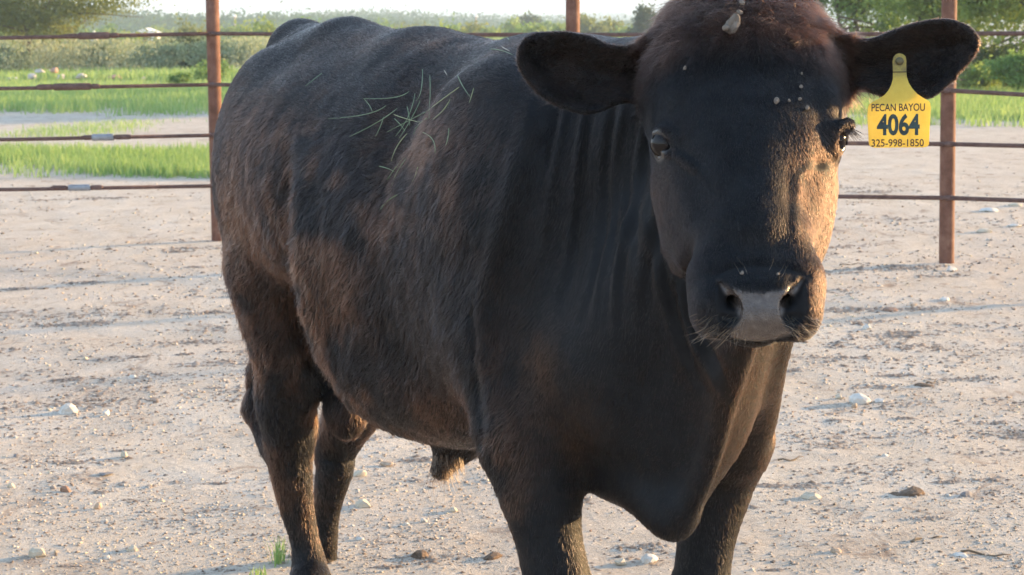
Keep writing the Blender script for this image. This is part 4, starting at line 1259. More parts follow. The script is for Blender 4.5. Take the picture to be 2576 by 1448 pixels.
from mathutils.bvhtree import BVHTree
_bvh = BVHTree.FromPolygons([tuple(map(float, p)) for p in BV], [tuple(map(int, t)) for t in TR], all_triangles=True)
def surf(u, v):
    """the point of the finished hide met on the line of sight through (u, v)"""
    d = CF + (u - 1288.0) / FP * CR - (v - 724.0) / FP * CU
    hit = _bvh.ray_cast(Vector(EYEP.tolist()), Vector((d / np.linalg.norm(d)).tolist()), 8.0)[0]
    return None if hit is None else np.array(hit)
# ---------------------------------------------------------------- whiskers, lashes, tuft of the sheath
def strands(name, roots, dirs, lens, rad, mat, curl, brown, k=6, droop=0.0):
    n = len(roots); r = np.random.default_rng(len(name) * 7)
    dirs = dirs / np.linalg.norm(dirs, axis=1)[:, None]; c = r.normal(0, curl, (n, 3)); t = np.linspace(0, 1, k)
    P = roots[:, None] + (dirs[:, None] * t[None, :, None] + c[:, None] * (t ** 2)[None, :, None] - np.array([0, 0, 1.0]) * droop * (t ** 2)[None, :, None]) * lens[:, None, None]
    R = np.full((n, k), rad) * (1.0 - 0.8 * t)[None]
    o = hair_object(name, P, R, mat, {'brown': np.full(n, brown), 'vary': r.random(n)}); tag(o, kind='stuff'); return adopt(bull, o)
r = np.random.default_rng(41)
whm = hair_mat('pale whiskers', (0.03, 0.025, 0.02), (0.45, 0.34, 0.20))
ro, di, le = [], [], []
for k in range(150):
    sgn = -1 if r.random() < 0.6 else 1
    u = (r.uniform(1748, 1880) if sgn < 0 else r.uniform(1965, 2072)); v = r.uniform(790, 852)
    p = surf(u, v)
    if p is None or p[1] > 2.75: continue
    ro.append(p); di.append(HF[0] * (u - 1912) / 150.0 * r.uniform(0.6, 1.6) - np.array([0, 0, 1.0]) * r.uniform(0.1, 1.0) - CF * r.uniform(0.1, 0.7)); le.append(r.uniform(0.010, 0.030))
for u, v, dx, dz in ((1868, 668, -.5, 1), (1880, 690, -.3, 1), (1935, 680, .5, 1), (1958, 690, .6, 1), (1965, 700, .45, 1), (1862, 690, -.4, 1)):
    p = surf(u, v)
    ro.append(p); di.append(HF[0] * dx + HF[2] * dz - CF * 0.5); le.append(0.018)
strands('whiskers', np.array(ro), np.array(di), np.array(le), 0.00022, whm, 0.10, 0.8)
# lashes
(lc, lr), (rc, rr_) = EYES
ro, di, le = [], [], []
for k in range(90):
    t = r.random()
    p = np.array(R3[2]) * (1 - t) + np.array(R3[3]) * t + CU * 0.004 + r.normal(0, 0.0012, 3) + CR * 0.004 * t
    ro.append(p); di.append(CR * (0.7 + 0.5 * t) - CU * r.uniform(0.15, 0.9) - CF * r.uniform(0.0, 0.5)); le.append(r.uniform(0.012, 0.026))
for k in range(60):
    t = r.random(); q = [L3[0], L3[6], L3[5]]
    p = (q[0] * (1 - t * 2) + q[1] * t * 2) if t < 0.5 else (q[1] * (2 - t * 2) + q[2] * (t * 2 - 1))
    ro.append(p - CF * 0.003 + r.normal(0, 0.0008, 3)); di.append(-CR * 0.6 - CU * r.uniform(0.5, 1.0) - CF * r.uniform(0.5, 1.0)); le.append(r.uniform(0.007, 0.013))
strands('eyelashes', np.array(ro), np.array(di), np.array(le), 0.00030, fur_m, 0.12, 0.0, droop=0.25)
# tuft at the sheath
ro, di, le = [], [], []
for k in range(420):
    u = r.uniform(1070, 1165); v = r.uniform(1140, 1200); p = surf(u, v)
    if p is None or p[1] > 4.3: continue
    ro.append(p); di.append(np.array([r.normal() * 0.25 - (0.15 if u < 1100 else -0.1), -0.1, -1.0])); le.append(r.uniform(0.012, 0.035) if r.random() < 0.93 else 0.06)
strands('sheath_hair', np.array(ro), np.array(di), np.array(le), 0.00035, hair_mat('sheath hair', (0.015, 0.012, 0.010), (0.16, 0.09, 0.05)), 0.22, 0.2)
# fringe under the tagged ear
ro, di, le = [], [], []
for k in range(260):
    u = r.uniform(2128, 2225); v = r.uniform(205, 240); p = surf(u, v)
    if p is None or p[1] > 3.2: continue
    ro.append(p); di.append(CR * r.uniform(0.0, 0.7) - CU - CF * 0.2); le.append(r.uniform(0.010, 0.026))
strands('ear_fringe', np.array(ro), np.array(di), np.array(le), 0.00022, fur_m, 0.15, 0.5)
# soft long hair inside the ears
ro, di, le = [], [], []
for k in range(1500):
    if k % 2: u = r.uniform(1330, 1600); v = r.uniform(110, 265); out_ = -1
    else: u = r.uniform(2150, 2420); v = r.uniform(75, 230); out_ = 1
    p = surf(u, v)
    if p is None or p[1] > 3.08: continue
    ro.append(p); di.append(CR * out_ * r.uniform(0.5, 1.0) + CU * r.normal(0, 0.25) - CF * 0.28); le.append(r.uniform(0.010, 0.022))
strands('ear_hair', np.array(ro), np.array(di), np.array(le), 0.00022, fur_m, 0.15, 0.75)
# longer locks falling from the poll
ro, di, le, cl = [], [], [], []
for k in range(4200):
    cx = r.normal(0, 0.055); p = surf(1880 + cx * 1900, r.uniform(2, 70))
    if p is None: continue
    ro.append(p); di.append(-HF[2] * 0.9 + HF[0] * (cx * 7 + 0.35 * math.sin(cx * 160)) - CF * 0.35); le.append(r.uniform(0.014, 0.034))
strands('poll_locks', np.array(ro), np.array(di), np.array(le), 0.00028, fur_m, 0.30, 0.85)

# ---------------------------------------------------------------- the yellow ear tag
YT = 2.885
ty = Mat('yellow plastic tag'); v = ty.coord(); n = ty.noise(v, 22.0, 5, 0.7)
cy = ty.ramp(n, [(0.3, (0.76, 0.57, 0.04)), (0.55, (0.88, 0.71, 0.08)), (0.8, (0.92, 0.78, 0.14))])
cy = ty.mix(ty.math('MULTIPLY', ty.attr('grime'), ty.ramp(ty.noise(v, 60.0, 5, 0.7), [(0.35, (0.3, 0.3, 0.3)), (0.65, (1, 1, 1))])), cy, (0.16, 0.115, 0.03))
td = ty.node('BsdfDiffuse'); tt = ty.node('BsdfTranslucent'); tg = ty.node('BsdfGlossy'); tg.inputs['Roughness'].default_value = 0.35
ty.l(cy, td.inputs['Color']); ty.l(ty.mix(0.3, cy, (0.95, 0.72, 0.08)), tt.inputs['Color'])
tm = ty.node('MixShader'); tm.inputs[0].default_value = 0.5; ty.l(td.outputs[0], tm.inputs[1]); ty.l(tt.outputs[0], tm.inputs[2])
tm2 = ty.node('MixShader'); tm2.inputs[0].default_value = 0.05; ty.l(tm.outputs[0], tm2.inputs[1]); ty.l(tg.outputs[0], tm2.inputs[2])
ty.l(tm2.outputs[0], ty.out.inputs['Surface'])
ink = simple_mat('dark green black ink', (0.022, 0.045, 0.042), 0.6, 0.6, 90.0)
ink2 = simple_mat('thin black ink', (0.05, 0.035, 0.02), 0.6, 0.3, 90.0)
Ot = U(2262, 260, YT)
tz = CU * 0.998 + CR * 0.02; tx = CR + CF * -0.10; tx /= np.linalg.norm(tx); tyv = np.cross(tz, tx); tz = np.cross(tx, tyv); tz /= np.linalg.norm(tz); tyv /= np.linalg.norm(tyv)
PXT = YT / FP
tagM = Matrix(((tx[0], tyv[0], tz[0], Ot[0]), (tx[1], tyv[1], tz[1], Ot[1]), (tx[2], tyv[2], tz[2], Ot[2]), (0, 0, 0, 1)))
et = empty('ear_tag'); et.matrix_world = tagM
tag(et, 'yellow plastic ear tag lettered in dark ink, hanging in the ear on the right', 'ear tag')
def tl(u, v): return ((u - 2262) * PXT, (260 - v) * PXT)
half = [(2262, 136), (2270, 138), (2277, 144), (2279, 155), (2279, 180), (2280, 195), (2285, 210), (2294, 225), (2306, 238), (2322, 249), (2334, 256), (2338, 262), (2339, 272), (2336, 340), (2335, 364), (2331, 370), (2322, 372)]
left = [(2202, 372), (2192, 370), (2187, 364), (2186, 356), (2183, 290), (2184, 272), (2187, 263), (2196, 257), (2210, 250), (2225, 240), (2235, 228), (2242, 214), (2246, 200), (2246, 180), (2245, 155), (2248, 144), (2254, 138)]
outl = [tl(*p) for p in half + left]
bm = bmesh.new(); T = 0.0011
fr = [bm.verts.new((x, -T, z)) for x, z in outl]; f = bm.faces.new(fr)
ex = bmesh.ops.extrude_face_region(bm, geom=[f]); bmesh.ops.translate(bm, vec=(0, 2 * T, 0), verts=[e for e in ex['geom'] if isinstance(e, bmesh.types.BMVert)])
bmesh.ops.recalc_face_normals(bm, faces=bm.faces)
bmesh.ops.triangulate(bm, faces=[f for f in bm.faces if len(f.verts) > 4])
for _ in range(3): bmesh.ops.subdivide_edges(bm, edges=[e for e in bm.edges if e.calc_length() > 0.008], cuts=1)
bmesh.ops.triangulate(bm, faces=bm.faces[:])
def bend(x, z): return -0.0035 * math.cos(x / 0.05) - 0.05 * max(0, -z) ** 1.6
for v_ in bm.verts: v_.co.y += bend(v_.co.x, v_.co.z) + 0.0
me = bpy.data.meshes.new('tag_plate'); bm.to_mesh(me)
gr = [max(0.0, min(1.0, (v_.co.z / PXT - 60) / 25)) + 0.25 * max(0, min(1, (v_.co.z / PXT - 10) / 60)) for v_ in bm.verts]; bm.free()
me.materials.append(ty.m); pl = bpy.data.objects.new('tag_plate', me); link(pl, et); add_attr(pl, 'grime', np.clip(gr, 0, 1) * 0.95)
vs, fs = tube([(0.0, -0.0105, 104 * PXT), (0.0, -0.008, 104 * PXT), (0.0, -0.004, 104 * PXT)], [0.0035, 0.0055, 0.0062], 18)
mesh_obj('stud', vs, fs, simple_mat('dirty stud', (0.10, 0.08, 0.03), 0.5), et)
vs, fs = tube([(-0.0095, -0.0052, 77 * PXT), (0.0095, -0.0052, 77 * PXT)], [0.0007, 0.0007], 6)
mesh_obj('moulded_ridge', vs, fs, simple_mat('grimy ridge', (0.07, 0.05, 0.02), 0.7), et)
def letter(txt, u0, u1, vtop, vbot, mat, bold=0.0, name='lettering'):
    cu_ = bpy.data.curves.new(name, 'FONT'); cu_.body = txt; cu_.size = 1.0; cu_.offset = bold; cu_.extrude = 0.0; cu_.align_x = 'LEFT'; cu_.resolution_u = 4
    o = bpy.data.objects.new(name, cu_); scene.collection.objects.link(o)
    bpy.context.view_layer.update()
    dg = bpy.context.evaluated_depsgraph_get(); me = bpy.data.meshes.new_from_object(o.evaluated_get(dg)); bpy.data.objects.remove(o)
    bm = bmesh.new(); bm.from_mesh(me)
    bmesh.ops.triangulate(bm, faces=bm.faces[:])
    for _ in range(2): bmesh.ops.subdivide_edges(bm, edges=[e for e in bm.edges if e.calc_length() > 0.3], cuts=1)
    xs_ = [v.co.x for v in bm.verts]; ys_ = [v.co.y for v in bm.verts]
    x0, x1, y0, y1 = min(xs_), max(xs_), min(ys_), max(ys_)
    for v in bm.verts:
        X = tl(u0 + (u1 - u0) * (v.co.x - x0) / (x1 - x0), 0)[0]; Z = tl(0, vbot + (vtop - vbot) * (v.co.y - y0) / (y1 - y0))[1]
        v.co = Vector((X, -T - 0.00045 + bend(X, Z), Z))
    bm.to_mesh(me); bm.free(); me.materials.clear(); me.materials.append(mat)
    for p in me.polygons: p.material_index = 0
    o = bpy.data.objects.new(name, me); link(o, et); return o
letter('PECAN BAYOU', 2193, 2325, 262, 281, ink2, 0.014)
letter('4064', 2206, 2312, 287, 342, ink, 0.032)
letter('325-998-1850', 2193, 2322, 351, 370, ink2, 0.012)
for o in list(et.children):
    if o.name.startswith('lettering'): o['label'] = 'dark printed line of the tag'

# ---------------------------------------------------------------- dried mud pellets on the head
mud = simple_mat('dried grey mud', (0.155, 0.13, 0.108), 0.95, 0.3, 90.0, bump=0.003)
pel = [(1838, 66, 15, 26, 'largest lumpy mud clod, in the hair of the poll'), (1822, 74, 11, 9, 'small mud lump touching the lower end of the largest clod on the poll'), (1855, 36, 9, 7, 'round grey mud pellet just above the largest clod on the poll'), (1862, 12, 9, 9, 'mud pellet at the top of the poll left of the middle'), (1908, 2, 10, 6, 'mud pellet at the very top of the poll'),
       (1722, 172, 5, 7, 'small mud pellet on the forehead at the left'), (1953, 254, 8, 9, 'largest mud pellet on the forehead between the eyes, towards the right'), (1984, 254, 4.5, 4.5, 'small pellet right of the largest forehead pellet'), (2011, 250, 5, 5, 'pellet on the forehead, third in the row'), (2014, 219, 5, 5.5, 'pellet above the row on the right of the forehead'), (2016, 186, 3.5, 4, 'topmost tiny pellet on the right of the forehead'), (2030, 272, 6, 7, 'pellet at the edge of the sunlit brow'), (1866, 687, 5, 5, 'pellet on the nose above the left nostril'), (1956, 690, 4, 4, 'pellet on the nose above the pad, towards the right')]
for k, (u, v_, w, h, lab) in enumerate(pel):
    p = surf(u, v_)
    me = rock_mesh('mud_pellet', (w * PXT * 0.92, w * PXT * 0.8, h * PXT * 0.92), 60 + k, 3 if k == 0 else 2, 0.75 if k == 0 else 0.45, False, 3, 0.4); me.materials.append(mud)
    o = bpy.data.objects.new('mud_pellet', me); link(o)
    lift_ = 0.020 if v_ < 100 else 0.004
    o.location = tuple((p - CF * lift_).tolist()); o.rotation_euler = (0.2, 0.45 if k == 0 else 0.0, 0)
    tag(o, lab, 'mud pellet')

# ---------------------------------------------------------------- blades of cut grass caught in the coat
gb = [(1064, 176, 1060, 230, 1048, 255), (1082, 192, 1083, 240, 1080, 300), (1152, 193, 1165, 220, 1183, 246), (1192, 224, 1186, 245, 1181, 261), (1030, 232, 990, 248, 916, 250), (918, 252, 932, 270, 938, 285), (972, 268, 920, 290, 828, 300),
      (1155, 222, 1110, 255, 1070, 285), (1045, 238, 1028, 295, 996, 345), (1058, 255, 1036, 300, 1005, 350), (1000, 275, 950, 310, 882, 345), (1133, 252, 1115, 280, 1090, 302), (1082, 278, 1040, 300, 975, 334), (1075, 300, 1050, 320, 1042, 340),
      (1025, 270, 1030, 295, 1032, 318), (992, 290, 1020, 300, 1062, 310), (993, 300, 1010, 318, 1020, 333), (1065, 335, 1090, 355, 1095, 388), (1130, 325, 1128, 345, 1122, 368), (1025, 338, 1000, 370, 985, 408), (1018, 398, 995, 425, 975, 455), (1022, 402, 1000, 435, 985, 472),
      (955, 420, 975, 425, 993, 434), (1052, 422, 1045, 445, 1038, 458), (1000, 492, 975, 508, 958, 528), (812, 186, 790, 203, 770, 219), (1233, 126, 1262, 130, 1290, 141), (1263, 121, 1272, 126, 1282, 131), (966, 296, 958, 320, 946, 345), (1118, 180, 1122, 186, 1125, 192), (1270, 92, 1276, 98, 1282, 104)]
bladem = [simple_mat('fresh grass blade', (0.19, 0.27, 0.15), 0.6, 0.2, 40.0), simple_mat('drying grass blade', (0.34, 0.38, 0.20), 0.6, 0.2, 40.0), simple_mat('pale dry blade', (0.46, 0.42, 0.32), 0.6, 0.2, 40.0)]
def stalk_label(kind, u0, v0, u1, v1, u2, v2):
    L = math.hypot(u2 - u0, v2 - v0); mu, mv = (u0 + u2) / 2, (v0 + v2) / 2
    size = 'long' if L > 95 else 'short' if L < 45 else 'mid length'
    bentness = 'curved' if abs((u1 - mu) * (v2 - v0) - (v1 - mv) * (u2 - u0)) / max(L, 1) > 9 else 'straight'
    steep = 'steep' if abs(v2 - v0) > 1.3 * abs(u2 - u0) else 'slanting' if abs(v2 - v0) > 0.5 * abs(u2 - u0) else 'level'
    if mv < 150: pl = 'on the topline beside the near ear'
    elif mu < 850: pl = 'alone on the hip'
    else: pl = ('at the top' if mv < 240 else 'in the middle' if mv < 330 else 'low down') + (' left' if mu < 985 else ' right' if mu > 1090 else '') + ' of the grass on the flank'
    return ('green', 'yellow green', 'pale dry')[kind] + ' ' + size + ' ' + bentness + ' ' + steep + ' blade ' + pl
gl_ = ['fresh green grass blade caught in the coat of the flank', 'drying yellow green grass blade caught in the coat of the flank', 'pale dry grass blade caught in the coat']
for k, (u0, v0, u1, v1, u2, v2) in enumerate(gb):
    P = []
    for t in np.linspace(0, 1, 9):
        uu = (1 - t) ** 2 * u0 + 2 * t * (1 - t) * (2 * u1 - 0.5 * (u0 + u2)) + t * t * u2; vv = (1 - t) ** 2 * v0 + 2 * t * (1 - t) * (2 * v1 - 0.5 * (v0 + v2)) + t * t * v2
        p = surf(uu, vv)
        if p is None: continue
        P.append(p)
    if len(P) < 3: continue
    P = np.array(P); P[:, 1] = np.minimum(P[:, 1], np.convolve(np.pad(P[:, 1], 1, 'edge'), np.ones(3) / 3, 'valid'))
    P = P - CF * 0.013
    vs, fs = tube(P, np.interp(np.linspace(0, 1, len(P)), [0, 0.3, 1], [0.0006, 0.00085, 0.0004]), 5)
    kind = [0, 0, 0, 1, 0, 0, 0, 1][k % 8] if k < 25 else 2 if k > 25 and k % 2 else 0
    o = mesh_obj('cut_grass', vs, fs, bladem[kind]); tag(o, stalk_label(kind, u0, v0, u1, v1, u2, v2), 'grass blade', 'grass blades caught in the coat')
# ---------------------------------------------------------------- stones on the pen floor
def stone_mat(name, col, var=0.2): return simple_mat(name, col, 0.85, var, 30.0, bump=0.004)
S_white = stone_mat('pale limestone', (0.58, 0.54, 0.48), 0.15)
S_cream = stone_mat('cream stone', (0.52, 0.44, 0.33), 0.2)
S_tan = stone_mat('tan stone', (0.46, 0.34, 0.24), 0.25)
S_grey = stone_mat('grey stone', (0.20, 0.185, 0.18), 0.25)
S_red = stone_mat('reddish clod', (0.28, 0.17, 0.115), 0.3)
S_dung = simple_mat('dry dung', (0.13, 0.085, 0.055), 0.95, 0.4, 40.0, bump=0.01)
mats = {'w': S_white, 'c': S_cream, 't': S_tan, 'g': S_grey, 'r': S_red, 'd': S_dung}
def place_stone(u, v, w, h, mt, label, seed, name='stone', cat='stone', group=None, depth=0.85):
    b = UG(u, v + h * 0.5); s = b[1] / FP
    me = rock_mesh(name, (w * s * 0.5, w * s * 0.5 * depth, h * s * 0.62), seed, 2, 0.30)
    me.materials.append(mats[mt])
    o = bpy.data.objects.new(name, me); link(o); o.location = (b[0], b[1] + w * s * 0.3, h * s * 0.12)
    o.rotation_euler = (0, 0, seed * 0.7)
    tag(o, label, cat, group); return o
named = [
 (165, 1023, 56, 40, 'w', 'largest white limestone rock, alone on the dirt at the left'),
 (264, 1036, 28, 24, 'w', 'angular white stone just right of the largest white rock'),
 (310, 1140, 24, 20, 'c', 'cream yellow angular stone below the white pair at the left'),
 (93, 1386, 50, 36, 'c', 'broad pale yellow stone near the lower left corner'),
 (140, 1385, 12, 14, 'c', 'small yellow stone right of the broad pale yellow one'),
 (333, 946, 26, 14, 'w', 'bluish white flat stone above and right of the white rocks'),
 (40, 1145, 20, 14, 'g', 'small dark slate grey stone at the far left'),
 (330, 1378, 32, 22, 'c', 'pale stone with a rusty underside left of the hind leg'),
 (26, 1218, 24, 20, 'c', 'rounded cream stone at the left edge'),
 (245, 1268, 26, 22, 't', 'rough tan stone cluster left of the hind leg'),
 (268, 1400, 18, 12, 'w', 'small white stone near the bottom left'),
 (912, 1265, 48, 30, 'c', 'greenish cream tilted stone between the hind and front legs'),
 (905, 1190, 40, 22, 'c', 'flat cream stone above the tilted one between the legs'),
 (972, 1165, 40, 14, 't', 'flat tan stone under the belly'),
 (1066, 1307, 22, 16, 'w', 'bright white stone under the sheath'),
 (1140, 1280, 26, 16, 'c', 'orange cream stone left of the near foreleg'),
 (1022, 1316, 18, 14, 'w', 'small pale stone left of the bright white one under the belly'),
 (905, 1355, 24, 10, 'w', 'thin white stone right of the hind hoof'),
 (1630, 1402, 58, 26, 'w', 'broad whitish stone between the front legs at the bottom'),
 (1560, 1412, 44, 18, 'c', 'low cream stone left of the whitish one between the front legs'),
 (2165, 1000, 66, 34, 'w', 'largest pale rock of the cluster right of the chest'),
 (2112, 996, 30, 16, 'c', 'flat cream stone at the left of the cluster right of the chest'),
 (2212, 1007, 32, 12, 'w', 'thin white stone at the right of the cluster right of the chest'),
 (2150, 1018, 20, 16, 't', 'small orange tan stone in front of the cluster right of the chest'),
 (2182, 822, 26, 16, 'w', 'small white stone right of the muzzle'),
 (2238, 778, 46, 14, 'r', 'flat reddish brown stone right of the muzzle'),
 (2300, 764, 22, 12, 't', 'small tan stone right of the reddish one'),
 (2394, 675, 32, 14, 'w', 'pale stone in front of the foot of the right fence post'),
 (2492, 527, 58, 16, 'w', 'long flat whitish stone right of the right fence post'),
 (2556, 514, 44, 14, 'c', 'cream stone at the right edge on the level of the lowest rod'),
 (2480, 579, 50, 16, 'c', 'flat cream brown slab right of the right fence post'),
 (2556, 566, 44, 12, 'w', 'greyish white flat stone at the right edge under the rods'),
 (2432, 1243, 40, 20, 'g', 'dark purplish grey stone at the lower right'),
 (2422, 1398, 52, 12, 'w', 'thin flat white stone at the bottom right'),
 (2040, 1245, 60, 26, 'c', 'low dusty stone right of the far foreleg'),
 (2105, 1385, 36, 24, 't', 'rounded tan brown stone at the bottom right of the far foreleg'),
 (2228, 1145, 22, 12, 'w', 'small pale stone at the right between the cluster and the dung'),
 (2380, 752, 34, 10, 'w', 'thin white chip below the right fence post'),
 (1965, 960, 26, 14, 'w', 'pale stone just right of the throat'),
 (165, 1228, 30, 22, 'r', 'reddish brown clod with an upright edge at the left'),
 (262, 1193, 50, 8, 'g', 'dark flat sliver of wood at the left'),
]
for k, (u, v, w, h, mt, lab) in enumerate(named): place_stone(u, v, w, h, mt, lab, 100 + k)
for k, (u, v, w, h, lab) in enumerate(((2300, 1238, 70, 22, 'dry brown dung clod at the lower right'), (2255, 1243, 44, 8, 'thin dark dung smear left of the dung clod at the lower right'),
        (2330, 968, 46, 12, 'small dung pat with a twig at the right'), (1115, 1165, 10, 6, 'tiny dark dung crumb under the sheath'), (1240, 1400, 60, 16, 'dark dung clod beside the near foreleg'), (1060, 1395, 60, 20, 'reddish brown dung clod right of the hind hooves'))):
    place_stone(u, v, w, h, 'd', lab, 300 + k, 'dung_clod', 'dung', None, 1.2)

# the countable pebbles: one mesh per kind, copied
protos = []
for k in range(10):
    mt = ['w', 'c', 't', 'w', 'c', 't', 'g', 'r', 'c', 'w'][k]
    me = rock_mesh('pebble', (1.0, 0.85, 0.62), 700 + k, 1, 0.35); me.materials.append(mats[mt]); protos.append((me, mt))
plab = {'w': 'small whitish limestone pebble on the trampled dirt', 'c': 'small cream yellow pebble on the trampled dirt', 't': 'small tan pebble on the trampled dirt',
        'g': 'small dark grey pebble on the trampled dirt', 'r': 'small reddish brown clod on the trampled dirt'}
def pebble_label(mt, u, v, w):
    size = 'tiny' if w < 7.5 else 'small' if w < 11 else 'larger'
    col = {'w': 'whitish', 'c': 'cream', 't': 'tan', 'g': 'dark grey', 'r': 'reddish brown'}[mt]
    if u < 540: pl = ('near the left fence', 'above the white rocks', 'below the white rocks', 'in the lower left corner')[0 if v < 650 else 1 if v < 1000 else 2 if v < 1220 else 3]
    elif u < 900: pl = 'near the hind legs'
    elif u < 1300: pl = 'on the dirt under the belly'
    elif u < 2000: pl = 'on the dirt around the forelegs'
    else: pl = ('beside the right fence post', 'level with the muzzle on the right', 'right of the chest', 'in the lower right corner')[0 if v < 700 else 1 if v < 900 else 2 if v < 1180 else 3]
    side = '' if 540 <= u < 2000 else (' towards the picture edge' if u < 250 or u > 2330 else ' towards the bull')
    return size + ' ' + col + ' pebble ' + pl + side
r = np.random.default_rng(900)
cnt = 0
while cnt < 235:
    u = r.uniform(0, 2576); v = 480 + 960 * r.random() ** 0.8
    if 640 < u < 880 and v > 1350: continue
    b = UG(u, v); s = b[1] / FP; me, mt = protos[r.integers(0, 10)]
    w = r.gamma(3.0, 1.6) + 5.0
    if v < 700: w *= 0.8
    o = bpy.data.objects.new('pebble', me); link(o); k = w * s * 0.5
    o.scale = (k * r.uniform(0.8, 1.4), k, k * r.uniform(0.6, 1.0)); o.location = (b[0], b[1], k * 0.15); o.rotation_euler = (r.normal() * 0.2, r.normal() * 0.2, r.uniform(0, 6.28))
    tag(o, pebble_label(mt, u, v, w), 'pebble', 'loose pebbles in the pen'); cnt += 1

def gravel(name, n, smin, smax, mat_cols, label, seed, vlo, vhi, pw):
    r = np.random.default_rng(seed)
    u = r.uniform(-250, 2850, n); v = vlo + (vhi - vlo) * r.random(n) ** pw
    d = CF[None] + ((u - 1288.0) / FP)[:, None] * CR - ((v - 724.0) / FP)[:, None] * CU
    P = EYEP + d * ((0 - EYE) / d[:, 2])[:, None]
    dens = vnoise(P, 2.2, 6.0, 3)
    P = P[dens + r.normal(0, 0.25, n) > -0.1]; n = len(P)
    P[:, 2] = ground_h(P)
    s = smin * (smax / smin) ** (r.random(n) ** 2.6) * (P[:, 1] / 5.0).clip(0.8, 2.5)
    oc = np.array([(1, 0, 0), (0, 1, 0), (-1, 0, 0), (0, -1, 0), (0, 0, 1), (0, 0, -0.5)], float)
    fo = np.array([(0, 1, 4), (1, 2, 4), (2, 3, 4), (3, 0, 4), (1, 0, 5), (2, 1, 5), (3, 2, 5), (0, 3, 5)])
    V = oc[None] * s[:, None, None] * r.uniform(0.6, 1.4, (n, 6, 1)) * np.array([1.1, 1.0, 0.6]) + r.normal(size=(n, 6, 3)) * (s * 0.15)[:, None, None]
    a = r.uniform(0, 6.28, n); ca, sa = np.cos(a)[:, None], np.sin(a)[:, None]
    X = V[..., 0] * ca - V[..., 1] * sa; Yv = V[..., 0] * sa + V[..., 1] * ca
    V = np.stack([X, Yv, V[..., 2]], -1) + P[:, None] + np.array([0, 0, 1.0]) * (s * 0.1)[:, None, None]
    F = (np.arange(n) * 6)[:, None, None] + fo[None]
    m = Mat(name + ' stones'); g = m.node('NewGeometry'); m.base(m.ramp(g.outputs['Random Per Island'], mat_cols)); m.set(Roughness=0.9)
    for e in m.n:
        if e.type == 'VALTORGB': e.color_ramp.interpolation = 'CONSTANT'
    o = mesh_obj(name, V.reshape(-1, 3), F.reshape(-1, 3), m.m, None, smooth=False); tag(o, label, 'gravel', kind='stuff')
cols = [(0.0, (0.50, 0.46, 0.41)), (0.18, (0.38, 0.31, 0.25)), (0.36, (0.44, 0.39, 0.34)), (0.55, (0.27, 0.20, 0.15)), (0.70, (0.40, 0.34, 0.28)), (0.88, (0.17, 0.135, 0.105)), (0.95, (0.58, 0.50, 0.36))]
gravel('gravel', 90000, 0.0010, 0.0065, cols, 'fine gravel and crumbs of dirt strewn over the pen floor', 31, 420, 1460, 0.75)

cr = [(0.0, (0.22, 0.16, 0.115)), (0.3, (0.29, 0.22, 0.165)), (0.6, (0.35, 0.28, 0.22)), (0.85, (0.16, 0.115, 0.085))]
def patches(name, seed, n, count, label):
    r = np.random.default_rng(seed); P = []
    for k in range(count):
        u = r.uniform(-100, 2700); v = 470 + 980 * r.random() ** 0.85; b = UG(u, v); m = int(n / count * r.uniform(0.3, 1.8)); rad = 0.03 * r.gamma(2.0, 1.0) * (b[1] / 5.0) ** 0.5
        q = r.normal(size=(m, 2)) * rad * np.array([1.5, 0.7]); P.append(np.stack([b[0] + q[:, 0] + 0.4 * q[:, 1], b[1] + q[:, 1], np.zeros(m)], 1))
    P = np.concatenate(P); P[:, 2] = ground_h(P) - 0.001; n = len(P)
    s = 0.0015 * (6.0 ** (r.random(n) ** 2.0)) * (P[:, 1] / 5.0).clip(0.8, 2)
    oc = np.array([(1, 0, 0), (0, 1, 0), (-1, 0, 0), (0, -1, 0), (0, 0, 1)], float)
    fo = np.array([(0, 1, 4), (1, 2, 4), (2, 3, 4), (3, 0, 4)])
    V = oc[None] * s[:, None, None] * r.uniform(0.5, 1.5, (n, 5, 1)) * np.array([1.3, 1.3, 0.55]) + P[:, None]
    F = (np.arange(n) * 5)[:, None, None] + fo[None]
    m = Mat(name + ' soil'); g = m.node('NewGeometry'); m.base(m.ramp(g.outputs['Random Per Island'], cr)); m.set(Roughness=0.95)
    o = mesh_obj(name, V.reshape(-1, 3), F.reshape(-1, 3), m.m, None, smooth=False); tag(o, label, 'dirt', kind='stuff')
patches('soil_crumbs', 77, 42000, 200, 'dark crumbs of trampled dung and soil lying in patches')
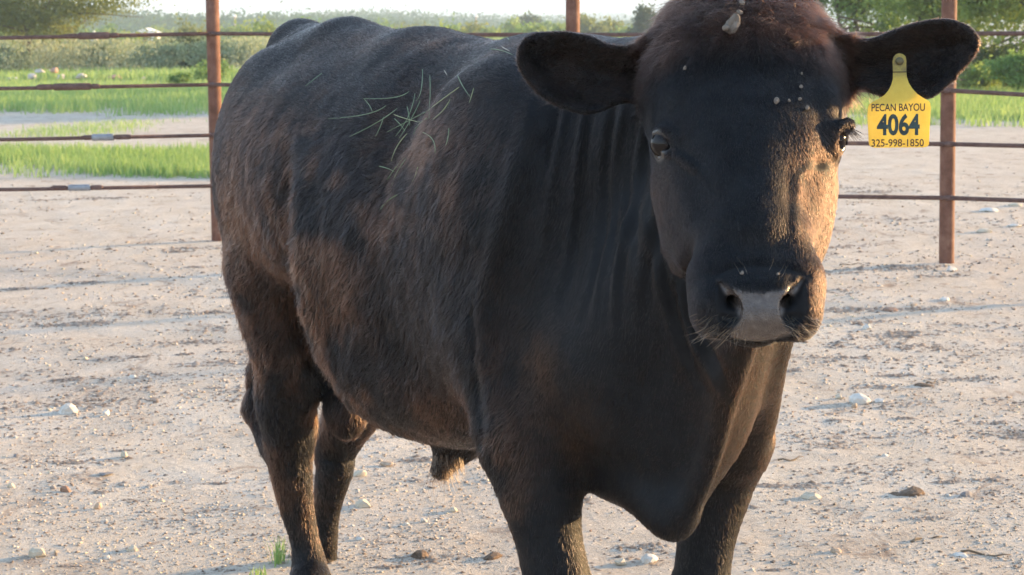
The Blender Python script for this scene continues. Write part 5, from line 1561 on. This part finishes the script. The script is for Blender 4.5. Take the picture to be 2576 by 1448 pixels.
# twigs on the dirt
twm = simple_mat('dry twig', (0.17, 0.13, 0.09), 0.9, 0.3, 30.0)
for k, (u, v, L, a, lab) in enumerate(((2330, 1362, 90, 0.25, 'long thin pale stalk lying at the lower right'), (2480, 1400, 120, -0.1, 'dark bent twig near the lower right corner'), (2345, 965, 44, 0.5, 'short dark twig at the right beside the small dung pat'), (1990, 1160, 70, 0.1, 'thin dark twig right of the far foreleg'), (2140, 668, 60, 0.05, 'dark twig near the foot of the right fence post'))):
    b = UG(u, v); s = b[1] / FP; d = np.array([math.cos(a), math.sin(a) * 2.5, 0.0])
    q = b + np.array([0, 0, 0.006]); P = [q + d * L * s * (t - 0.5) + np.array([0, 0.012 * math.sin(t * 5 + k), 0.004 * math.sin(t * 9)]) for t in np.linspace(0, 1, 7)]
    vs, fs = tube(P, [0.0035, 0.003, 0.003, 0.0027, 0.0025, 0.002, 0.0012], 6)
    o = mesh_obj('twig', vs, fs, twm); tag(o, lab, 'twig')

# the tuft of grass beside the hind hoof
r = np.random.default_rng(12)
for (u, v, n, hh, lab) in ((703, 1420, 46, 0.060, 'green and straw coloured grass tuft beside the hind leg'), (648, 1460, 30, 0.030, 'small yellow green grass tuft at the bottom edge left of the hind leg')):
    b = UG(u, v); b = b + np.array([0, 0.0, 0]); bl = []
    for k in range(n):
        a = r.uniform(0, 6.28); p = b + np.array([r.normal() * 0.010, r.normal() * 0.02, 0]); h = hh * r.uniform(0.5, 1.3)
        d = np.array([math.cos(a), math.sin(a), 0]) * h * r.uniform(0.1, 0.5); sd = np.array([-math.sin(a), math.cos(a), 0]) * 0.0013
        m = p + d * 0.4 + np.array([0, 0, h * 0.6]); t_ = p + d + np.array([0, 0, h])
        bl.append(([p - sd, p + sd, m + sd, t_, m - sd], [(0, 1, 2, 4), (4, 2, 3)]))
    V, F = join(bl); o = mesh_obj('grass_tuft', V, F, L_grass, smooth=False); tag(o, lab, 'grass tuft')

# ---------------------------------------------------------------- the hazy air
hz = Mat('pale haze'); hz.n.remove(hz.b); pv_ = hz.n.new('ShaderNodeVolumePrincipled')
pv_.inputs['Color'].default_value = (0.68, 0.86, 1.0, 1); pv_.inputs['Density'].default_value = HAZE; pv_.inputs['Anisotropy'].default_value = 0.0
hz.l(pv_.outputs[0], hz.out.inputs['Volume'])
V, F = box((0, 1050, -14), (1750, 1480, 38)); hb = mesh_obj('haze', V, F, hz.m, smooth=False); tag(hb, 'thin pale haze in the air', kind='stuff')
